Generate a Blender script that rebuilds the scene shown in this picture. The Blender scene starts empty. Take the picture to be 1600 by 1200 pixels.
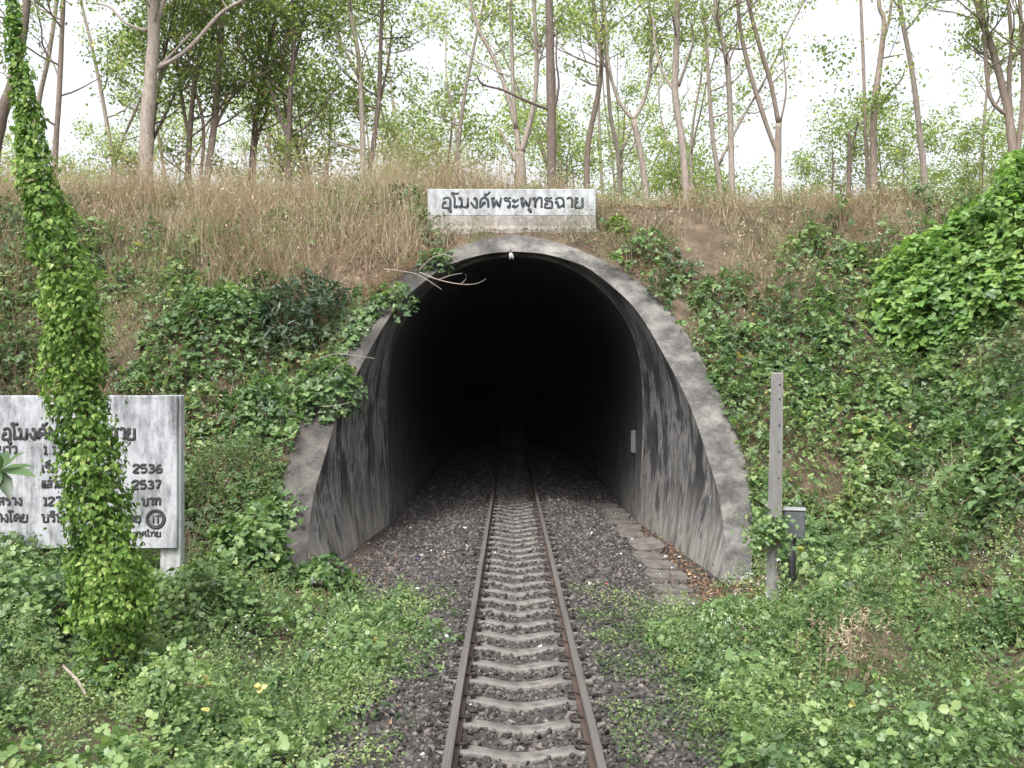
import bpy, math, random
import numpy as np
from mathutils import Vector, Matrix
R = math.radians
rng = np.random.default_rng(7)
random.seed(7)
SC = bpy.context.scene
COL = SC.collection

# ------------------------------------------------------------------ camera, sky, sun, exposure
F, CX, CY, CAMZ = 1565.0, 798.0, 605.0, 2.585      # focal length in px of the 1600 px wide photo, vanishing point, eye height
cam_d = bpy.data.cameras.new('camera')
cam = bpy.data.objects.new('camera', cam_d); COL.objects.link(cam)
cam.location = (0, 0, CAMZ)
cam_d.sensor_width = 36.0; cam_d.lens = 36.0 * F / 1600.0
cam_d.clip_start = 0.05; cam_d.clip_end = 3000
cam.rotation_euler = (R(90) + math.atan(5 / F), 0, -math.atan(2 / F))
SC.camera = cam

SUN_EL, SUN_AZ = 58, 200      # azimuth clockwise from +Y: the sun is behind the camera, high and veiled
world = bpy.data.worlds.new('World'); SC.world = world; world.use_nodes = True
wn = world.node_tree; wn.nodes.clear()
wo = wn.nodes.new('ShaderNodeOutputWorld'); wb = wn.nodes.new('ShaderNodeBackground')
sky = wn.nodes.new('ShaderNodeTexSky'); sky.sky_type = 'NISHITA'; sky.sun_disc = False
sky.sun_elevation = R(SUN_EL); sky.sun_rotation = R(SUN_AZ)
sky.air_density = 1.0; sky.dust_density = 6.0; sky.ozone_density = 1.0
hs = wn.nodes.new('ShaderNodeHueSaturation'); hs.inputs['Saturation'].default_value = 0.22; hs.inputs['Value'].default_value = 1.25
wn.links.new(sky.outputs[0], hs.inputs['Color']); wn.links.new(hs.outputs[0], wb.inputs[0])
wb.inputs[1].default_value = 0.15
wn.links.new(wb.outputs[0], wo.inputs[0])
sd = bpy.data.lights.new('sun', 'SUN'); so = bpy.data.objects.new('sun', sd); COL.objects.link(so)
sd.energy = 1.2; sd.angle = R(14); sd.color = (1.0, 0.96, 0.9)
so.rotation_euler = (R(90 - SUN_EL), 0, R(180 - SUN_AZ)) if False else (0, 0, 0)
_d = Vector((math.sin(R(SUN_AZ)) * math.cos(R(SUN_EL)), math.cos(R(SUN_AZ)) * math.cos(R(SUN_EL)), math.sin(R(SUN_EL))))
so.rotation_euler = _d.to_track_quat('Z', 'Y').to_euler()
so.location = (0, -5, 20)
SC.view_settings.view_transform = 'Standard'; SC.view_settings.look = 'None'
SC.view_settings.exposure = 1.1; SC.view_settings.gamma = 1.0
SC.render.engine = 'CYCLES'
SC.cycles.max_bounces = 7; SC.cycles.diffuse_bounces = 4; SC.cycles.transmission_bounces = 4
SC.cycles.use_denoising = True

XC = 0.09                      # the track's centre line
def at(px, py, Y):             # photo pixel and distance -> point in the place
    return Vector(((px - CX) / F * Y, Y, CAMZ - (py - CY) / F * Y))
def px_of(X, Y, Z):
    Yc = np.maximum(Y, 0.3)
    return CX + X / Yc * F, CY - (Z - CAMZ) / Yc * F

# ------------------------------------------------------------------ small helpers
def tag(o, label=None, cat=None, group=None, kind=None):
    if label: o['label'] = label
    if cat: o['category'] = cat
    if group: o['group'] = group
    if kind: o['kind'] = kind
    return o
def link(name, me, mat=None, parent=None):
    o = bpy.data.objects.new(name, me); COL.objects.link(o)
    if mat is not None: me.materials.append(mat)
    if parent is not None: o.parent = parent
    return o
def empty(name, loc=(0, 0, 0), rz=0.0):
    o = bpy.data.objects.new(name, None); COL.objects.link(o)
    o.location = loc; o.rotation_euler = (0, 0, rz); o.empty_display_size = 0.2
    return o
def vnoise(x, y, seed=0):
    x = np.asarray(x, float); y = np.asarray(y, float)
    xi = np.floor(x).astype(np.int64); yi = np.floor(y).astype(np.int64)
    fx = x - xi; fy = y - yi
    fx = fx * fx * (3 - 2 * fx); fy = fy * fy * (3 - 2 * fy)
    def hsh(a, b):
        n = (a * 374761393 + b * 668265263 + seed * 1442695041) & 0xffffffff
        n = ((n ^ (n >> 13)) * 1274126177) & 0xffffffff
        return ((n ^ (n >> 16)) & 0xffff) / 65535.0
    return (hsh(xi, yi) * (1 - fx) + hsh(xi + 1, yi) * fx) * (1 - fy) + (hsh(xi, yi + 1) * (1 - fx) + hsh(xi + 1, yi + 1) * fx) * fy
def fbm(x, y, seed=0, o=4):
    s = 0; a = 0.5; t = 0
    for k in range(o):
        s = s + a * vnoise(x * 2 ** k, y * 2 ** k, seed + k * 17); t += a; a *= 0.55
    return s / t
def sstep(a, b, x):
    t = np.clip((x - a) / (b - a), 0, 1); return t * t * (3 - 2 * t)
class TM:                      # triangles and quads collected into one mesh
    def __init__(self): self.v = []; self.f = []; self.n = 0; self.uv = []
    def add(self, vs, fs, uvs=None):
        self.v.extend([tuple(p) for p in vs]); self.f.extend([tuple(i + self.n for i in q) for q in fs])
        self.n += len(vs)
        if uvs: self.uv.extend(uvs)
    def box(self, c, s, rot=None, taper=1.0, bev=0.0):
        x, y, z = s[0] / 2, s[1] / 2, s[2] / 2
        if bev > 0:
            bm_v = []; b = min(bev, x * .9, y * .9, z * .9)
            rings = [(-z, x - b, y - b), (-z + b, x, y), (z - b, x * taper, y * taper), (z, (x - b) * taper, (y - b) * taper)]
            for zz, a, d in rings:
                c8 = b if (a == x or a == x * taper) else b * .4
                bm_v += [(a, -d + c8, zz), (a, d - c8, zz), (a - c8, d, zz), (-a + c8, d, zz), (-a, d - c8, zz), (-a, -d + c8, zz), (-a + c8, -d, zz), (a - c8, -d, zz)]
            fs = [tuple(reversed(range(8)))]
            for k in range(3):
                for i in range(8):
                    j = (i + 1) % 8; fs.append((k * 8 + i, k * 8 + j, k * 8 + 8 + j, k * 8 + 8 + i))
            fs.append(tuple(range(24, 32)))
        else:
            bm_v = [(-x, -y, -z), (x, -y, -z), (x, y, -z), (-x, y, -z), (-x * taper, -y * taper, z), (x * taper, -y * taper, z), (x * taper, y * taper, z), (-x * taper, y * taper, z)]
            fs = [(0, 3, 2, 1), (4, 5, 6, 7), (0, 1, 5, 4), (1, 2, 6, 5), (2, 3, 7, 6), (3, 0, 4, 7)]
        M = rot or Matrix.Identity(3)
        self.add([(M @ Vector(p)) + Vector(c) for p in bm_v], fs)
    def tube(self, pts, rad, n=8, cap=True, flat=None):
        pts = [Vector(p) for p in pts]; L = len(pts)
        if not hasattr(rad, '__len__'): rad = [rad] * L
        vs = []; prev = None
        for i in range(L):
            t = (pts[min(i + 1, L - 1)] - pts[max(i - 1, 0)])
            if t.length < 1e-9: t = Vector((0, 0, 1))
            t.normalize()
            ref = prev if prev is not None else (Vector((1, 0, 0)) if abs(t.x) < .8 else Vector((0, 1, 0)))
            a = (ref - t * ref.dot(t))
            if a.length < 1e-6: a = t.orthogonal()
            a.normalize(); b = t.cross(a); prev = a
            for k in range(n):
                w = 2 * math.pi * k / n
                vs.append(pts[i] + (a * math.cos(w) + b * math.sin(w)) * rad[i])
        fs = [(i * n + k, i * n + (k + 1) % n, (i + 1) * n + (k + 1) % n, (i + 1) * n + k) for i in range(L - 1) for k in range(n)]
        if cap: fs += [tuple(reversed(range(n))), tuple(range((L - 1) * n, L * n))]
        if flat: 
            ax, c0, s = flat
            for p in vs: p[ax] = c0 + (p[ax] - c0) * s
        self.add(vs, fs)
    def build(self, name, mat=None, parent=None, smooth=False):
        me = bpy.data.meshes.new(name); me.from_pydata(self.v, [], self.f)
        if self.uv:
            ul = me.uv_layers.new(name='UVMap')
            idx = np.empty(len(me.loops), dtype=np.int64); me.loops.foreach_get('vertex_index', idx)
            ul.data.foreach_set('uv', np.asarray(self.uv, float)[idx].ravel())
        if smooth: me.polygons.foreach_set('use_smooth', [True] * len(me.polygons))
        me.update()
        return link(name, me, mat, parent)
def catmull(pts, sub=4):
    P = [Vector(p) for p in pts]
    if len(P) < 3 or sub < 2: return P
    out = []
    for i in range(len(P) - 1):
        a = P[max(i - 1, 0)]; b = P[i]; c = P[i + 1]; d = P[min(i + 2, len(P) - 1)]
        for k in range(sub):
            t = k / sub
            out.append(0.5 * ((2 * b) + (c - a) * t + (2 * a - 5 * b + 4 * c - d) * t * t + (3 * b - a - 3 * c + d) * t ** 3))
    out.append(P[-1]); return out

def tri_mesh(name, V, T, mat, parent=None, attrs=None, smooth=False):      # V (n,3), T (m,3) numpy
    me = bpy.data.meshes.new(name)
    me.vertices.add(len(V)); me.vertices.foreach_set('co', np.ascontiguousarray(V, dtype=np.float32).ravel())
    me.loops.add(T.size); me.loops.foreach_set('vertex_index', np.ascontiguousarray(T, dtype=np.int32).ravel())
    me.polygons.add(len(T))
    me.polygons.foreach_set('loop_start', np.arange(0, T.size, 3, dtype=np.int32))
    me.polygons.foreach_set('use_smooth', np.full(len(T), smooth, dtype=bool))
    for k, a in (attrs or {}).items():
        at_ = me.attributes.new(k, 'FLOAT', 'POINT'); at_.data.foreach_set('value', np.ascontiguousarray(a, dtype=np.float32))
    me.update(calc_edges=True); me.validate()
    return link(name, me, mat, parent)
# leaf shapes: u along, v across, w up
LEAF = {
 'small': (np.array([(0, 0, 0), (.45, .3, .07), (1, 0, -.08), (.45, -.3, .07)], float), np.array([(0, 2, 1), (0, 3, 2)])),
 'heart': (np.array([(.05, 0, 0), (-.04, .26, .05), (.3, .43, .08), (.7, .24, .02), (1.05, 0, -.16), (.7, -.24, .02), (.3, -.43, .08), (-.04, -.26, .05), (.5, 0, -.03)], float),
           np.array([(0, 8, 2), (0, 2, 1), (8, 3, 2), (8, 4, 3), (0, 7, 6), (0, 6, 8), (8, 6, 5), (8, 5, 4)])),
 'round': (np.array([(0, 0, 0), (.20, .40, .06), (.66, .40, .03), (1.0, 0, -.10), (.66, -.40, .03), (.20, -.40, .06), (.5, 0, -.03)], float), np.array([(0, 6, 1), (1, 6, 2), (2, 6, 3), (3, 6, 4), (4, 6, 5), (5, 6, 0)])),
 'lance': (np.array([(0, 0, 0), (.3, .13, .03), (.65, .12, .0), (1, 0, -.16), (.65, -.12, .0), (.3, -.13, .03)], float), np.array([(0, 2, 1), (0, 3, 2), (0, 5, 4), (0, 4, 3)])),
}
def frames(N, spin):
    N = N / np.maximum(np.linalg.norm(N, axis=1, keepdims=True), 1e-9)
    ref = np.where(np.abs(N[:, 2:3]) < .95, np.array([[0, 0, 1.0]]), np.array([[1.0, 0, 0]]))
    A = np.cross(ref, N); A /= np.maximum(np.linalg.norm(A, axis=1, keepdims=True), 1e-9)
    B = np.cross(N, A)
    c, s = np.cos(spin)[:, None], np.sin(spin)[:, None]
    U = A * c + B * s; W = np.cross(N, U)
    return U, W, N
def leaf_arrays(P, N, size, kind, spin=None, tint=None):
    tv, tf = LEAF[kind]; n = len(P)
    if spin is None: spin = rng.uniform(0, 2 * math.pi, n)
    U, W, Nn = frames(N, spin)
    s = size[:, None, None]
    V = P[:, None, :] + s * (tv[None, :, 0:1] * U[:, None, :] + tv[None, :, 1:2] * W[:, None, :] + tv[None, :, 2:3] * Nn[:, None, :] * rng.uniform(-.5, 1.8, n)[:, None, None])
    T = tf[None] + (np.arange(n) * len(tv))[:, None, None]
    tt = np.repeat(rng.random(n) if tint is None else tint, len(tv))
    return V.reshape(-1, 3), T.reshape(-1, 3), tt
def merge(parts):
    Vs, Ts, As = [], [], []; off = 0
    for V, T, A in parts:
        Vs.append(V); Ts.append(T + off); As.append(A); off += len(V)
    return np.concatenate(Vs), np.concatenate(Ts), np.concatenate(As)
def blade_arrays(P, D, L, w, tint, segs=3, bend=0.5):       # grass blades and stalks as bent ribbons
    n = len(P)
    D = D / np.linalg.norm(D, axis=1, keepdims=True)
    az = rng.uniform(0, 2 * math.pi, n); side = np.stack([np.cos(az), np.sin(az), np.zeros(n)], 1)
    lean = np.stack([-np.sin(az), np.cos(az), np.zeros(n)], 1) * rng.uniform(-1, 1, n)[:, None] * bend
    V = []; 
    for k in range(segs + 1):
        t = k / segs
        c = P + D * (L * t)[:, None] + lean * (L * t * t)[:, None] - np.array([[0, 0, 1.0]]) * (L * .35 * t * t * np.abs(bend))[:, None] * rng.uniform(.2, 1, n)[:, None]
        ww = (w * (1 - t * .85) * .5)[:, None]
        V.append(c - side * ww); V.append(c + side * ww)
    V = np.stack(V, 1)
    tf = []
    for k in range(segs): tf += [(2 * k, 2 * k + 1, 2 * k + 3), (2 * k, 2 * k + 3, 2 * k + 2)]
    T = np.array(tf)[None] + (np.arange(n) * V.shape[1])[:, None, None]
    return V.reshape(-1, 3), T.reshape(-1, 3), np.repeat(tint, V.shape[1])

# ------------------------------------------------------------------ materials
def mat(name):
    m = bpy.data.materials.new(name); m.use_nodes = True; nt = m.node_tree
    return m, nt, nt.nodes['Principled BSDF'], nt.nodes['Material Output']
def nz(nt, scale, detail=5, rough=.6, vec=None, dist=0.0):
    n = nt.nodes.new('ShaderNodeTexNoise'); n.inputs['Scale'].default_value = scale; n.inputs['Detail'].default_value = detail
    n.inputs['Roughness'].default_value = rough; n.inputs['Distortion'].default_value = dist
    if vec is not None: nt.links.new(vec, n.inputs['Vector'])
    return n.outputs['Fac']
def ramp(nt, fac, stops):
    r = nt.nodes.new('ShaderNodeValToRGB'); e = r.color_ramp.elements
    while len(e) < len(stops): e.new(.5)
    for k, (p, c) in enumerate(stops):
        e[k].position = p; e[k].color = (*c, 1) if len(c) == 3 else c
    nt.links.new(fac, r.inputs[0]); return r.outputs[0]
def mix(nt, fac, a, b):
    m = nt.nodes.new('ShaderNodeMix'); m.data_type = 'RGBA'
    if isinstance(fac, float): m.inputs[0].default_value = fac
    else: nt.links.new(fac, m.inputs[0])
    for s, x in ((6, a), (7, b)):
        if isinstance(x, tuple): m.inputs[s].default_value = (*x, 1)
        else: nt.links.new(x, m.inputs[s])
    return m.outputs[2]
def math_n(nt, op, a, b=None, clamp=False):
    m = nt.nodes.new('ShaderNodeMath'); m.operation = op; m.use_clamp = clamp
    for s, x in ((0, a), (1, b)):
        if x is None: continue
        if isinstance(x, (int, float)): m.inputs[s].default_value = x
        else: nt.links.new(x, m.inputs[s])
    return m.outputs[0]
def coord(nt, which='Object', scale=(1, 1, 1)):
    t = nt.nodes.new('ShaderNodeTexCoord'); mp = nt.nodes.new('ShaderNodeMapping')
    mp.inputs['Scale'].default_value = scale; nt.links.new(t.outputs[which], mp.inputs[0]); return mp.outputs[0]
def bump(nt, b, h, strength=.4, dist=.02):
    n = nt.nodes.new('ShaderNodeBump'); n.inputs['Strength'].default_value = strength; n.inputs['Distance'].default_value = dist
    nt.links.new(h, n.inputs['Height']); nt.links.new(n.outputs[0], b.inputs['Normal'])
def leaf_mat(name, stops, trans=.35, rough=.5, spec=.25, tr_boost=1.6):
    m, nt, b, out = mat(name)
    a = nt.nodes.new('ShaderNodeAttribute'); a.attribute_name = 'tint'
    c = ramp(nt, a.outputs['Fac'], stops)
    nt.links.new(c, b.inputs['Base Color']); b.inputs['Roughness'].default_value = rough
    b.inputs['Specular IOR Level'].default_value = spec
    t = nt.nodes.new('ShaderNodeBsdfTranslucent')
    g = nt.nodes.new('ShaderNodeMix'); g.data_type = 'RGBA'; g.blend_type = 'MULTIPLY'; g.inputs[0].default_value = 1
    nt.links.new(c, g.inputs[6]); g.inputs[7].default_value = (tr_boost * 1.0, tr_boost * 1.08, tr_boost * .68, 1)
    nt.links.new(g.outputs[2], t.inputs[0])
    mx = nt.nodes.new('ShaderNodeMixShader'); mx.inputs[0].default_value = trans
    nt.links.new(b.outputs[0], mx.inputs[1]); nt.links.new(t.outputs[0], mx.inputs[2]); nt.links.new(mx.outputs[0], out.inputs[0])
    return m
def plain(name, col, rough=.7, metal=0.0, var=.25, scale=20, bmp=.2):
    m, nt, b, out = mat(name)
    v = coord(nt); f = nz(nt, scale, 6, .65, v)
    lo = tuple(x * (1 - var) for x in col); hi = tuple(min(1, x * (1 + var)) for x in col)
    nt.links.new(ramp(nt, f, [(.3, lo), (.7, hi)]), b.inputs['Base Color'])
    b.inputs['Roughness'].default_value = rough; b.inputs['Metallic'].default_value = metal
    if bmp: bump(nt, b, f, bmp, .01)
    return m

M = {}
M['kudzu'] = leaf_mat('broad_leaf', [(0, (.034, .064, .027)), (.40, (.082, .150, .054)), (.72, (.155, .245, .088)), (.96, (.25, .33, .13)), (1, (.38, .35, .11))], rough=.42, spec=.5)
M['weed'] = leaf_mat('weed_leaf', [(0, (.040, .070, .030)), (.42, (.098, .160, .058)), (.75, (.19, .27, .10)), (1, (.31, .36, .17))], rough=.45, spec=.4)
M['vine'] = leaf_mat('vine_leaf', [(0, (.035, .075, .018)), (.40, (.105, .195, .042)), (.75, (.20, .31, .075)), (1, (.34, .41, .15))], trans=.4)
M['bush'] = leaf_mat('bush_leaf', [(0, (.050, .10, .030)), (.40, (.12, .225, .055)), (.75, (.21, .33, .085)), (1, (.33, .40, .12))], rough=.42, spec=.5)
M['darkleaf'] = leaf_mat('dark_leaf', [(0, (.020, .042, .022)), (.6, (.045, .085, .045)), (1, (.085, .14, .07))], rough=.4, spec=.5)
M['treeleaf'] = leaf_mat('tree_leaf', [(0, (.095, .125, .058)), (.45, (.145, .185, .080)), (.8, (.205, .245, .110)), (1, (.32, .29, .12))], trans=.62, tr_boost=2.6)
M['treeleaf_dark'] = leaf_mat('tree_leaf_deep', [(0, (.060, .085, .034)), (.5, (.105, .145, .056)), (.85, (.155, .200, .075)), (1, (.28, .24, .09))], trans=.6, tr_boost=2.4)
M['dry'] = leaf_mat('dry_grass', [(0, (.15, .088, .060)), (.4, (.29, .20, .145)), (.75, (.42, .345, .255)), (1, (.55, .49, .39))], trans=.3, rough=.7, spec=.1, tr_boost=1.1)
M['greengrass'] = leaf_mat('green_grass', [(0, (.045, .085, .025)), (.6, (.10, .17, .05)), (1, (.25, .25, .10))], trans=.35)
M['litterleaf'] = leaf_mat('fallen_leaf', [(0, (.065, .034, .024)), (.5, (.16, .085, .055)), (.85, (.26, .165, .10)), (1, (.38, .30, .20))], trans=.1, rough=.8, spec=.1, tr_boost=1.0)
M['flower'] = leaf_mat('white_flower', [(0, (.55, .55, .56)), (1, (.80, .79, .82))], trans=.3, rough=.8, spec=.1, tr_boost=1.0)
M['twig'] = plain('twig_bark', (.13, .085, .06), .9, var=.4)
M['stem'] = plain('stem_green', (.09, .12, .05), .8, var=.3)

def bark(name, c1, c2):
    m, nt, b, out = mat(name)
    v = coord(nt, 'Object', (1, 1, .28)); f = nz(nt, 22, 8, .7, v, .6); g = nz(nt, 3, 4, .6, coord(nt))
    c = ramp(nt, f, [(.3, c1), (.62, c2)]); c = mix(nt, math_n(nt, 'MULTIPLY', g, .5), c, tuple(x * .65 for x in c2))
    nt.links.new(c, b.inputs['Base Color']); b.inputs['Roughness'].default_value = .9; bump(nt, b, f, .6, .03); return m
M['bark_pale'] = bark('pale_bark', (.12, .10, .085), (.36, .31, .265))
M['bark_dark'] = bark('dark_bark', (.060, .045, .038), (.17, .13, .11))
M['bark_mid'] = bark('brown_bark', (.12, .092, .075), (.30, .24, .20))

# soil under the plants
m, nt, b, out = mat('soil'); v = coord(nt)
f = nz(nt, 2.2, 8, .65, v); g = nz(nt, 30, 4, .7, v)
c = ramp(nt, f, [(.3, (.045, .035, .024)), (.5, (.095, .068, .045)), (.7, (.20, .145, .10))])
c = mix(nt, math_n(nt, 'MULTIPLY', g, .5), c, (.05, .045, .025))
nt.links.new(c, b.inputs['Base Color']); b.inputs['Roughness'].default_value = .95; bump(nt, b, g, .8, .04); M['soil'] = m
m, nt, b, out = mat('ballast_ground'); v = coord(nt)
vo = nt.nodes.new('ShaderNodeTexVoronoi'); vo.inputs['Scale'].default_value = 26; nt.links.new(v, vo.inputs['Vector'])
c = mix(nt, nz(nt, 1.3, 4, .6, v), (.024, .022, .021), (.060, .052, .045))
nt.links.new(c, b.inputs['Base Color']); b.inputs['Roughness'].default_value = .95; bump(nt, b, vo.outputs['Distance'], 1.0, .04); M['ballast'] = m
m, nt, b, out = mat('ballast_stone'); a = nt.nodes.new('ShaderNodeAttribute'); a.attribute_name = 'tint'
c = ramp(nt, a.outputs['Fac'], [(0, (.020, .019, .019)), (.35, (.044, .040, .038)), (.65, (.080, .071, .067)), (.88, (.13, .112, .102)), (.97, (.20, .175, .16)), (1, (.42, .40, .39))])
nt.links.new(c, b.inputs['Base Color']); b.inputs['Roughness'].default_value = .85; M['stone'] = m

# tunnel concrete: streaks run down the wall (UV: x along the tunnel, y up the profile)
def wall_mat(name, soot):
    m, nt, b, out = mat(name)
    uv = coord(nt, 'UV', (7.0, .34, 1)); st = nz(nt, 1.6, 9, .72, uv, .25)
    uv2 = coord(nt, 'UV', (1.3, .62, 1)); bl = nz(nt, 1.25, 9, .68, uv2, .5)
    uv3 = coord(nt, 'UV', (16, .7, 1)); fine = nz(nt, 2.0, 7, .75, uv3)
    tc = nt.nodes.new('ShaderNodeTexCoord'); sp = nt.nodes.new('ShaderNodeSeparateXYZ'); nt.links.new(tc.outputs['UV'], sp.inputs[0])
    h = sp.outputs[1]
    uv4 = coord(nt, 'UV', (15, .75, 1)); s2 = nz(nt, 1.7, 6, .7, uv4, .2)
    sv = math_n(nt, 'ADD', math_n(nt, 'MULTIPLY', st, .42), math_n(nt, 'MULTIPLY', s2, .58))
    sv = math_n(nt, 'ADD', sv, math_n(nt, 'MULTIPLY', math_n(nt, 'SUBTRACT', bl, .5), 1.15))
    dark = ramp(nt, sv, [(.38, (.013, .013, .014)), (.455, (.034, .033, .034)), (.50, (.075, .073, .072)), (.545, (.16, .157, .153)), (.62, (.33, .325, .315))])
    k = math_n(nt, 'ADD', math_n(nt, 'MULTIPLY', bl, 1.0), math_n(nt, 'MULTIPLY', st, .35))
    sheet = ramp(nt, k, [(.70, (0, 0, 0)), (.80, (1, 1, 1))])
    c = mix(nt, sheet, dark, (.030, .030, .032))
    # white drips
    dr = ramp(nt, fine, [(.545, (0, 0, 0)), (.61, (1, 1, 1))])
    dr = math_n(nt, 'MULTIPLY', dr, ramp(nt, bl, [(.42, (0, 0, 0)), (.56, (1, 1, 1))]))
    c = mix(nt, math_n(nt, 'MULTIPLY', dr, .6), c, (.46, .45, .43))
    # the foot of the wall stays pale and dusty
    lift = math_n(nt, 'ADD', h, math_n(nt, 'MULTIPLY', math_n(nt, 'SUBTRACT', .5, st), 1.6))
    lift = math_n(nt, 'ADD', lift, math_n(nt, 'MULTIPLY', math_n(nt, 'SUBTRACT', bl, .5), 4.5))
    foot = ramp(nt, math_n(nt, 'DIVIDE', lift, 2.4), [(.16, (1, 1, 1)), (.40, (0, 0, 0))])
    pale = ramp(nt, math_n(nt, 'ADD', math_n(nt, 'MULTIPLY', sv, .6), math_n(nt, 'MULTIPLY', fine, .4)), [(.36, (.050, .048, .045)), (.43, (.14, .132, .12)), (.50, (.25, .235, .21)), (.60, (.36, .34, .31))])
    c = mix(nt, math_n(nt, 'MULTIPLY', foot, .78), c, pale)
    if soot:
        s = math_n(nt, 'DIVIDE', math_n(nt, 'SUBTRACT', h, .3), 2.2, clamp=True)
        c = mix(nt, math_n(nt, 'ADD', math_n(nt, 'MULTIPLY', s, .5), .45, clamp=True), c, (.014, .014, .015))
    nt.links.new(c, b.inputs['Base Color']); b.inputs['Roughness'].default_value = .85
    bump(nt, b, fine, .35, .02); return m
M['flare'] = wall_mat('stained_concrete', False)
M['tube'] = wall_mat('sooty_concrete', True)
m, nt, b, out = mat('rim_concrete'); v = coord(nt)
f = nz(nt, 1.9, 10, .72, v, .1); g = nz(nt, 14, 7, .75, v)
c = ramp(nt, f, [(.36, (.028, .027, .026)), (.47, (.066, .063, .060)), (.55, (.125, .118, .110)), (.70, (.22, .208, .190))])
c = mix(nt, ramp(nt, g, [(.45, (0, 0, 0)), (.75, (.7, .7, .7))]), c, (.10, .095, .09))
# the left jamb is toned darker than the right
tc = nt.nodes.new('ShaderNodeTexCoord'); sp = nt.nodes.new('ShaderNodeSeparateXYZ'); nt.links.new(tc.outputs['Object'], sp.inputs[0])
lf = math_n(nt, 'MULTIPLY', ramp(nt, math_n(nt, 'ADD', math_n(nt, 'MULTIPLY', sp.outputs[0], -.25), math_n(nt, 'MULTIPLY', math_n(nt, 'SUBTRACT', f, .5), 1.2)), [(.15, (0, 0, 0)), (.6, (1, 1, 1))]), .72)
mu = nt.nodes.new('ShaderNodeMix'); mu.data_type = 'RGBA'; mu.blend_type = 'MULTIPLY'; nt.links.new(lf, mu.inputs[0]); nt.links.new(c, mu.inputs[6]); mu.inputs[7].default_value = (.42, .38, .37, 1); c = mu.outputs[2]
nt.links.new(c, b.inputs['Base Color']); b.inputs['Roughness'].default_value = .9; bump(nt, b, g, .5, .02); M['rim'] = m

def painted(name, base, dirt, scale=1.6, streak=(9, 9, .8), lo=.42, hi=.66):
    m, nt, b, out = mat(name)
    s = nz(nt, scale, 8, .72, coord(nt, 'Object', streak), .4); p = nz(nt, 3.2, 8, .75, coord(nt, 'Object', (1, 1, .6)), .5); q = nz(nt, 16, 5, .7, coord(nt))
    k = math_n(nt, 'ADD', math_n(nt, 'MULTIPLY', s, .45), math_n(nt, 'MULTIPLY', p, .55))
    c = ramp(nt, k, [(lo, base), ((lo + hi) / 2, tuple((x + y) / 2 for x, y in zip(base, dirt))), (hi, dirt)])
    c = mix(nt, math_n(nt, 'MULTIPLY', ramp(nt, q, [(.55, (0, 0, 0)), (.7, (1, 1, 1))]), .35), c, tuple(x * .6 for x in dirt))
    nt.links.new(c, b.inputs['Base Color']); b.inputs['Roughness'].default_value = .8; bump(nt, b, q, .3, .01); return m
M['sign_white'] = painted('painted_concrete', (.42, .44, .46), (.20, .205, .21), lo=.44, hi=.60, streak=(4, 4, 1))
M['sign_base'] = painted('weathered_base', (.34, .32, .30), (.13, .11, .095), lo=.38, hi=.60, streak=(2.5, 2.5, 1))
M['sign_old'] = painted('mouldy_painted_board', (.40, .41, .44), (.10, .105, .115), lo=.46, hi=.62, streak=(6, 6, .9))
M['post_white'] = painted('mouldy_white_post', (.44, .45, .46), (.18, .18, .18), lo=.46, hi=.64)
M['letter'] = plain('letter_paint', (.022, .028, .038), .7, var=.3, scale=12, bmp=0)
M['letter_old'] = plain('cast_letter', (.035, .035, .040), .8, var=.5, scale=30, bmp=0)
M['post_conc'] = painted('post_concrete', (.29, .28, .27), (.13, .128, .132), lo=.36, hi=.64)
M['galv'] = plain('galvanised_steel', (.095, .105, .112), .55, .35, .3, 16, .15)
M['galv_lid'] = plain('worn_lid', (.22, .23, .235), .6, .1, .2, 16, .1)
M['black_pipe'] = plain('black_pipe', (.018, .018, .020), .6, .1, .4, 12, .1)
M['sleeper'] = painted('sleeper_concrete', (.175, .165, .15), (.065, .060, .055), lo=.40, hi=.60, streak=(3, 3, 3))
M['slab'] = painted('cover_slab', (.15, .135, .12), (.045, .04, .036), lo=.36, hi=.62, streak=(2, 5, 2))
m, nt, b, out = mat('rail_steel'); g = nt.nodes.new('ShaderNodeNewGeometry'); sp = nt.nodes.new('ShaderNodeSeparateXYZ'); nt.links.new(g.outputs['Position'], sp.inputs[0])
head = ramp(nt, math_n(nt, 'ADD', sp.outputs[2], .5), [(.482, (0, 0, 0)), (.490, (.8, .8, .8))])
rust = ramp(nt, nz(nt, 5, 7, .7, coord(nt, 'Object', (2, .35, 2))), [(.35, (.034, .025, .021)), (.6, (.070, .045, .035)), (.74, (.125, .064, .038))])
wear = ramp(nt, nz(nt, 8, 5, .6, coord(nt, 'Object', (12, .05, 1))), [(.35, (.085, .078, .074)), (.65, (.19, .178, .17))])
nt.links.new(mix(nt, head, rust, wear), b.inputs['Base Color']); nt.links.new(math_n(nt, 'MULTIPLY', head, .45), b.inputs['Metallic'])
nt.links.new(ramp(nt, head, [(0, (.85,) * 3), (1, (.55,) * 3)]), b.inputs['Roughness']); M['rail'] = m
M['clip'] = plain('rusty_clip', (.030, .022, .020), .7, .2, .4, 30, 0)
M['white_trash'] = plain('white_plastic', (.5, .51, .52), .5, 0, .08, 10, 0)
M['lilac_trash'] = plain('lilac_plastic', (.55, .50, .75), .5, 0, .08, 10, 0)
M['red_trash'] = plain('red_wrapper', (.5, .06, .07), .5, 0, .2, 10, 0)
M['blue_trash'] = plain('blue_wrapper', (.08, .10, .5), .5, 0, .2, 10, 0)
M['wallbox'] = plain('grey_box', (.14, .145, .15), .6, 0, .2, 12, .1)
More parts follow.
